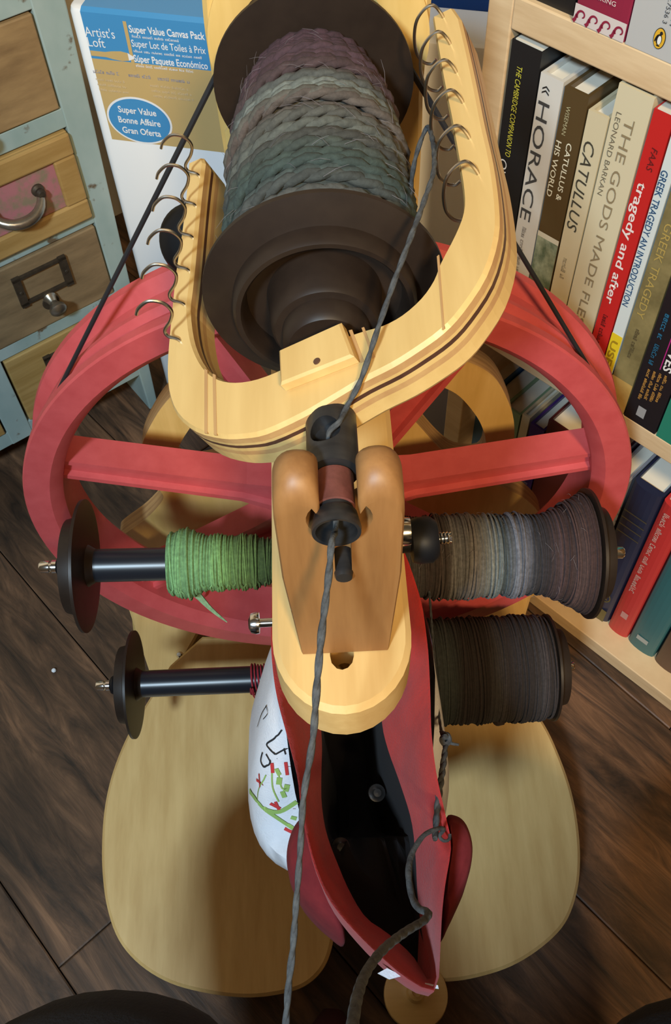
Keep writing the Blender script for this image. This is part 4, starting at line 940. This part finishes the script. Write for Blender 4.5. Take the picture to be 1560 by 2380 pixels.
# ================================================================== CANVAS BOX
yx = math.radians(-15.5); XE = A([math.cos(yx), math.sin(yx), 0]); XN = A([-XE[1], XE[0], 0]); XP = oz(387, 935, 0)+A([.001, .010, 0])
def SX(s, t, z): return XP+XE*s+XN*t+UZ*z
XW, XH, XT = .345, .468, .055
bx = empty('canvas_pack', SX(XW/2, XT/2, 0)); tag(bx, 'white shrink-wrapped pack of artist canvases with a blue and tan label behind the wheel', 'canvas pack')
x = MB()
def rrect(z, d): 
    r = .008; out = []
    for cx_, cy_, a0 in ((XW-r, r, -PI/2), (XW-r, XT-r, 0), (r, XT-r, PI/2), (r, r, PI)):
        for k in range(5): a = a0+PI/2*k/4; out.append((cx_+(r-d)*math.cos(a), cy_+(r-d)*math.sin(a)))
    return [SX(a, b_, z) for a, b_ in out]
x.loft([rrect(0, .001), rrect(.002, 0), rrect(XH-.004, 0), rrect(XH-.001, .0015), rrect(XH, .004)]); obj('wrapped_canvases', x, 'white', bx, sm=True)
def xq(name, s0, s1, z0, z1, mt, lift=.0003, par=None):
    m_ = MB(); m_.add([SX(s0, -lift, z0), SX(s1, -lift, z0), SX(s1, -lift, z1), SX(s0, -lift, z1)], [(0, 1, 2, 3)]); return obj(name, m_, mt, par or bx)
LS0, LS1 = .012, .21
xq('label_panel', LS0, LS1, .351, .4270, 'labeltan'); xq('label_panel', LS0, LS1, .4270, .466, 'labelblue')
m_ = MB(); m_.add([SX(LS0, .004, XH+.0004), SX(LS1, .004, XH+.0004), SX(LS1, .05, XH+.0004), SX(LS0, .05, XH+.0004)], [(0, 1, 2, 3)]); obj('label_panel', m_, 'labelblue', bx)
m_ = MB(); m_.add([SX(LS0, -.0003, .466), SX(LS1, -.0003, .466), SX(LS1, .004, XH+.0004), SX(LS0, .004, XH+.0004)], [(0, 1, 2, 3)]); obj('label_panel', m_, 'labelblue', bx)
def XS(x_, y_): P = onp(x_, y_, XP, XN)-XP; return P@XE, P[2]
def xt(body, p0, p1, H, mt='ink_white', bold=0., sz=None):
    a = XS(*p0); c = XS(*p1); text('lettering', body, mt, bx, SX(a[0], 0, a[1]), XE, UZ, L=c[0]-a[0], H=H, lift=.0007, bold=bold)
xt("Artist's", (200, 82), (270, 93), .0082); xt('Loft', (207, 106), (247, 112), .0082)
xt('Super Value Canvas Pack', (302, 74), (478, 95), .0062, bold=.02); xt('Super Lot de Toiles à Prix', (308, 107), (480, 128), .0062, bold=.008); xt('Súper Paquete Económico', (313, 142), (485, 163), .0062, bold=.02)
for p0, p1 in (((308, 86), (420, 100)), ((312, 120), (470, 139)), ((317, 154), (455, 170))): xt('~', p0, p1, .0022)
a = XS(285, 48); c = XS(305, 162); xq('label_rule', a[0], a[0]+.003, c[1], a[1], 'labeltan', .0006)
# paintbrush mark
br = MB(); a = XS(198, 117); c = XS(298, 130); zc = (a[1]+c[1])/2-.001
br.prism([SX(s_, -.0005, zc+dz) for s_, dz in ((LS0+.0005, -.0022), (a[0]+.018, -.0022), (a[0]+.024, -.0034), (a[0]+.032, -.0042), (a[0]+.038, -.0032), (a[0]+.038, .0032), (a[0]+.032, .0042), (a[0]+.024, .0034), (a[0]+.018, .0022), (LS0+.0005, .0022))], -XN*.0002); obj('brush_print', br, 'labeltan', bx)
br = MB(); br.prism([SX(s_, -.0005, zc+dz) for s_, dz in ((a[0]+.038, -.0032), (a[0]+.0445, -.0004), (a[0]+.038, .0032))], -XN*.0002); obj('brush_print', br, 'ink_white', bx)
# oval sticker
c1_ = XS(325, 280)
for rx, rz_, mt, lf in ((.0300, .0225, 'ink_white', .0006), (.0282, .0208, 'labelblue', .0009)):
    m_ = MB(); m_.add([SX(c1_[0]+rx*math.cos(2*PI*k/48), -lf, c1_[1]+rz_*math.sin(2*PI*k/48)) for k in range(48)], [tuple(range(48))]); obj('oval_print', m_, mt, bx)
def ov(body, dz, L): text('lettering', body, 'ink_white', bx, SX(c1_[0]-L/2, -.0006, c1_[1]+dz), XE, UZ, L=L, H=.0062, lift=.0008, bold=.02)
ov('Super Value', .0070, .035); ov('Bonne Affaire', -.0030, .039); ov('Gran Oferta', -.0130, .036)
for (p0, p1, tx) in (((218, 168), (280, 176), '~'), ((300, 177), (352, 184), '~'), ((368, 185), (440, 195), '~')): xt(tx, p0, p1, .0030, 'ink_grey')
for k in range(3):
    xt('~', (224+4*k, 185+12*k), (290+6*k, 194+12*k), .0022, 'labeltan2'); xt('~', (350+4*k, 200+12*k), (440+6*k, 213+12*k), .0022, 'labeltan2')

# ================================================================== CLEAR PLASTIC BIN behind the canvases
yp = math.radians(-10); PE = A([math.cos(yp), math.sin(yp), 0]); PNn = A([-PE[1], PE[0], 0]); PP = A([.035, .80, 0])
def SPp(s, t, z): return PP+PE*s+PNn*t+UZ*z
pb = empty('plastic_bin', SPp(.08, .08, 0)); tag(pb, 'ribbed clear plastic storage bin with a navy lid beside the bookcase', 'storage bin')
PW_, PT_ = .17, .15
zl = Zp_ = onp(1080, 22, PP, PNn)[2]
x = MB(); secs = []
nz_ = 9
def prect(z, d): return [SPp(d, d, z), SPp(PW_-d, d, z), SPp(PW_-d, PT_-d, z), SPp(d, PT_-d, z)]
secs.append(prect(0, .012)); zz = 0
for k in range(nz_):
    h_ = zl/nz_; secs += [prect(k*h_+.003, .003), prect((k+1)*h_-.008, .003), prect((k+1)*h_-.005, 0.), prect((k+1)*h_-.001, 0.)]
x.loft(secs); obj('bin_body', x, 'clear', pb)
x = MB(); x.loft([prect(zl, -.004), prect(zl+.012, -.006), prect(zl+.05, -.006), prect(zl+.054, .0)]); obj('lid', x, 'binblue', pb, bevel=.002)

# ================================================================== PERSON (the spinner, seated behind the viewpoint; only the knees reach into the frame)
PB = A([0, -.2, 0])
per = empty('person', PB); tag(per, 'person in black trousers seated in front, both knees at the bottom edge', 'person')
kl = at(195, 2470, .40); kr = at(1690, 2440, .42)
V = []; E_ = []
def jt(p, r, parent=None, r2=None):
    V.append((A(p, float), r, r2 or r)); 
    if parent is not None: E_.append((parent, len(V)-1))
    return len(V)-1
hipc = jt((0, -.52, .50), .125, None, .105)
for sg, kn_, an in ((-1, kl, (-.05, -.125, .075)), (1, kr, (.17, -.22, .075))):
    hp_ = jt((sg*.095, -.49, .49), .092, hipc)
    md = jt(kn_*.5+A([sg*.095, -.49, .49])*.5, .082, hp_); k_ = jt(kn_, .080, md)
    sh_ = jt(kn_*.45+A(an)*.55+A([0, -.02, 0]), .052, k_); jt(an, .036, sh_)
wst = jt((0, -.50, .66), .125, hipc, .095); chs = jt((0, -.44, .84), .150, wst, .10); upc = jt((0, -.40, .96), .125, chs, .085)
nk = jt((0, -.37, 1.05), .052, upc); hd0 = jt((0, -.345, 1.13), .066, nk); hd1 = jt((0, -.33, 1.21), .082, hd0); jt((0, -.335, 1.275), .058, hd1)
for sg in (-1, 1):
    so = jt((sg*.165, -.41, .955), .062, upc); el_ = jt((sg*.235, -.47, .70), .046, so); wr = jt((sg*.20, -.27, .605), .030, el_)
    pm = jt((sg*.185, -.20, .595), .034, wr, .018)
    for q_, (dx, ln_) in enumerate(((-.028, .066), (-.010, .078), (.009, .074), (.027, .058))):
        a0 = jt((sg*.185+dx, -.175, .593), .0092, pm); a1 = jt((sg*.185+dx*1.15, -.175+ln_*.5, .588), .0085, a0); jt((sg*.185+dx*1.2, -.175+ln_*.9, .570), .0075, a1)
    t0 = jt((sg*(.185-.040), -.215, .590), .0100, pm); t1 = jt((sg*(.185-.058), -.185, .585), .0090, t0); jt((sg*(.185-.064), -.155, .578), .0080, t1)
bm_ = bpy.data.meshes.new('body')
bm_.from_pydata([tuple(v[0]-PB) for v in V], E_, [])
lo = bpy.data.objects.new('body', bm_); COL.objects.link(lo); lo.parent = per
sk = lo.modifiers.new('skin', 'SKIN'); sk.use_smooth_shade = True
for i, v in enumerate(V): bm_.skin_vertices[0].data[i].radius = (v[1], v[2])
bm_.skin_vertices[0].data[0].use_root = True
ss = lo.modifiers.new('sub', 'SUBSURF'); ss.levels = 3; ss.render_levels = 3
bpy.context.view_layer.update()
nm_ = bpy.data.meshes.new_from_object(lo.evaluated_get(bpy.context.evaluated_depsgraph_get())); lo.modifiers.clear(); lo.data = nm_
nm_.materials.clear()
M['sweater'] = mat('dark grey sweater', (.03, .03, .035), .95, bump=.3, scale=(400, 400, 400)); M['skin'] = mat('skin', (.55, .33, .24), .5); M['hair'] = mat('brown hair', (.05, .03, .02), .6, scale=(300, 300, 30), bump=.3)
for k in ('trousers', 'sweater', 'skin', 'hair'): nm_.materials.append(M[k])
for p_ in nm_.polygons:
    c = A(p_.center[:])+PB; p_.use_smooth = True
    hand = c[1] > -.285 and c[2] > .54 and abs(c[0]) > .10 and abs(c[0]) < .27 and c[2] < .64
    p_.material_index = 3 if c[2] > 1.255 or (c[2] > 1.10 and c[1] < -.37) else 2 if c[2] > 1.03 or hand else 1 if c[2] > .60 else 0
def shoe(toe, heel):
    toe, heel = A(toe), A(heel); d = toe-heel; L = np.linalg.norm(d); d = d/L; s_ = nrm(np.cross(d, UZ)); x = MB(); secs = []
    for t_, w_, h_ in ((0, .012, .035), (.06, .026, .055), (.25, .030, .075), (.5, .034, .060), (.72, .038, .046), (.9, .026, .032), (1.0, .008, .018)):
        c = heel+d*L*t_; secs.append([c+s_*w_*math.cos(2*PI*k/20)+UZ*(h_/2+h_/2*math.sin(2*PI*k/20)) for k in range(20)])
    x.loft(secs); obj('slipper', x, 'shoe', per, sm=True, autosmooth=80)
shoe((-.022, .098, .002), (-.055, -.165, .002)); shoe((.19, -.02, .002), (.165, -.27, .002))
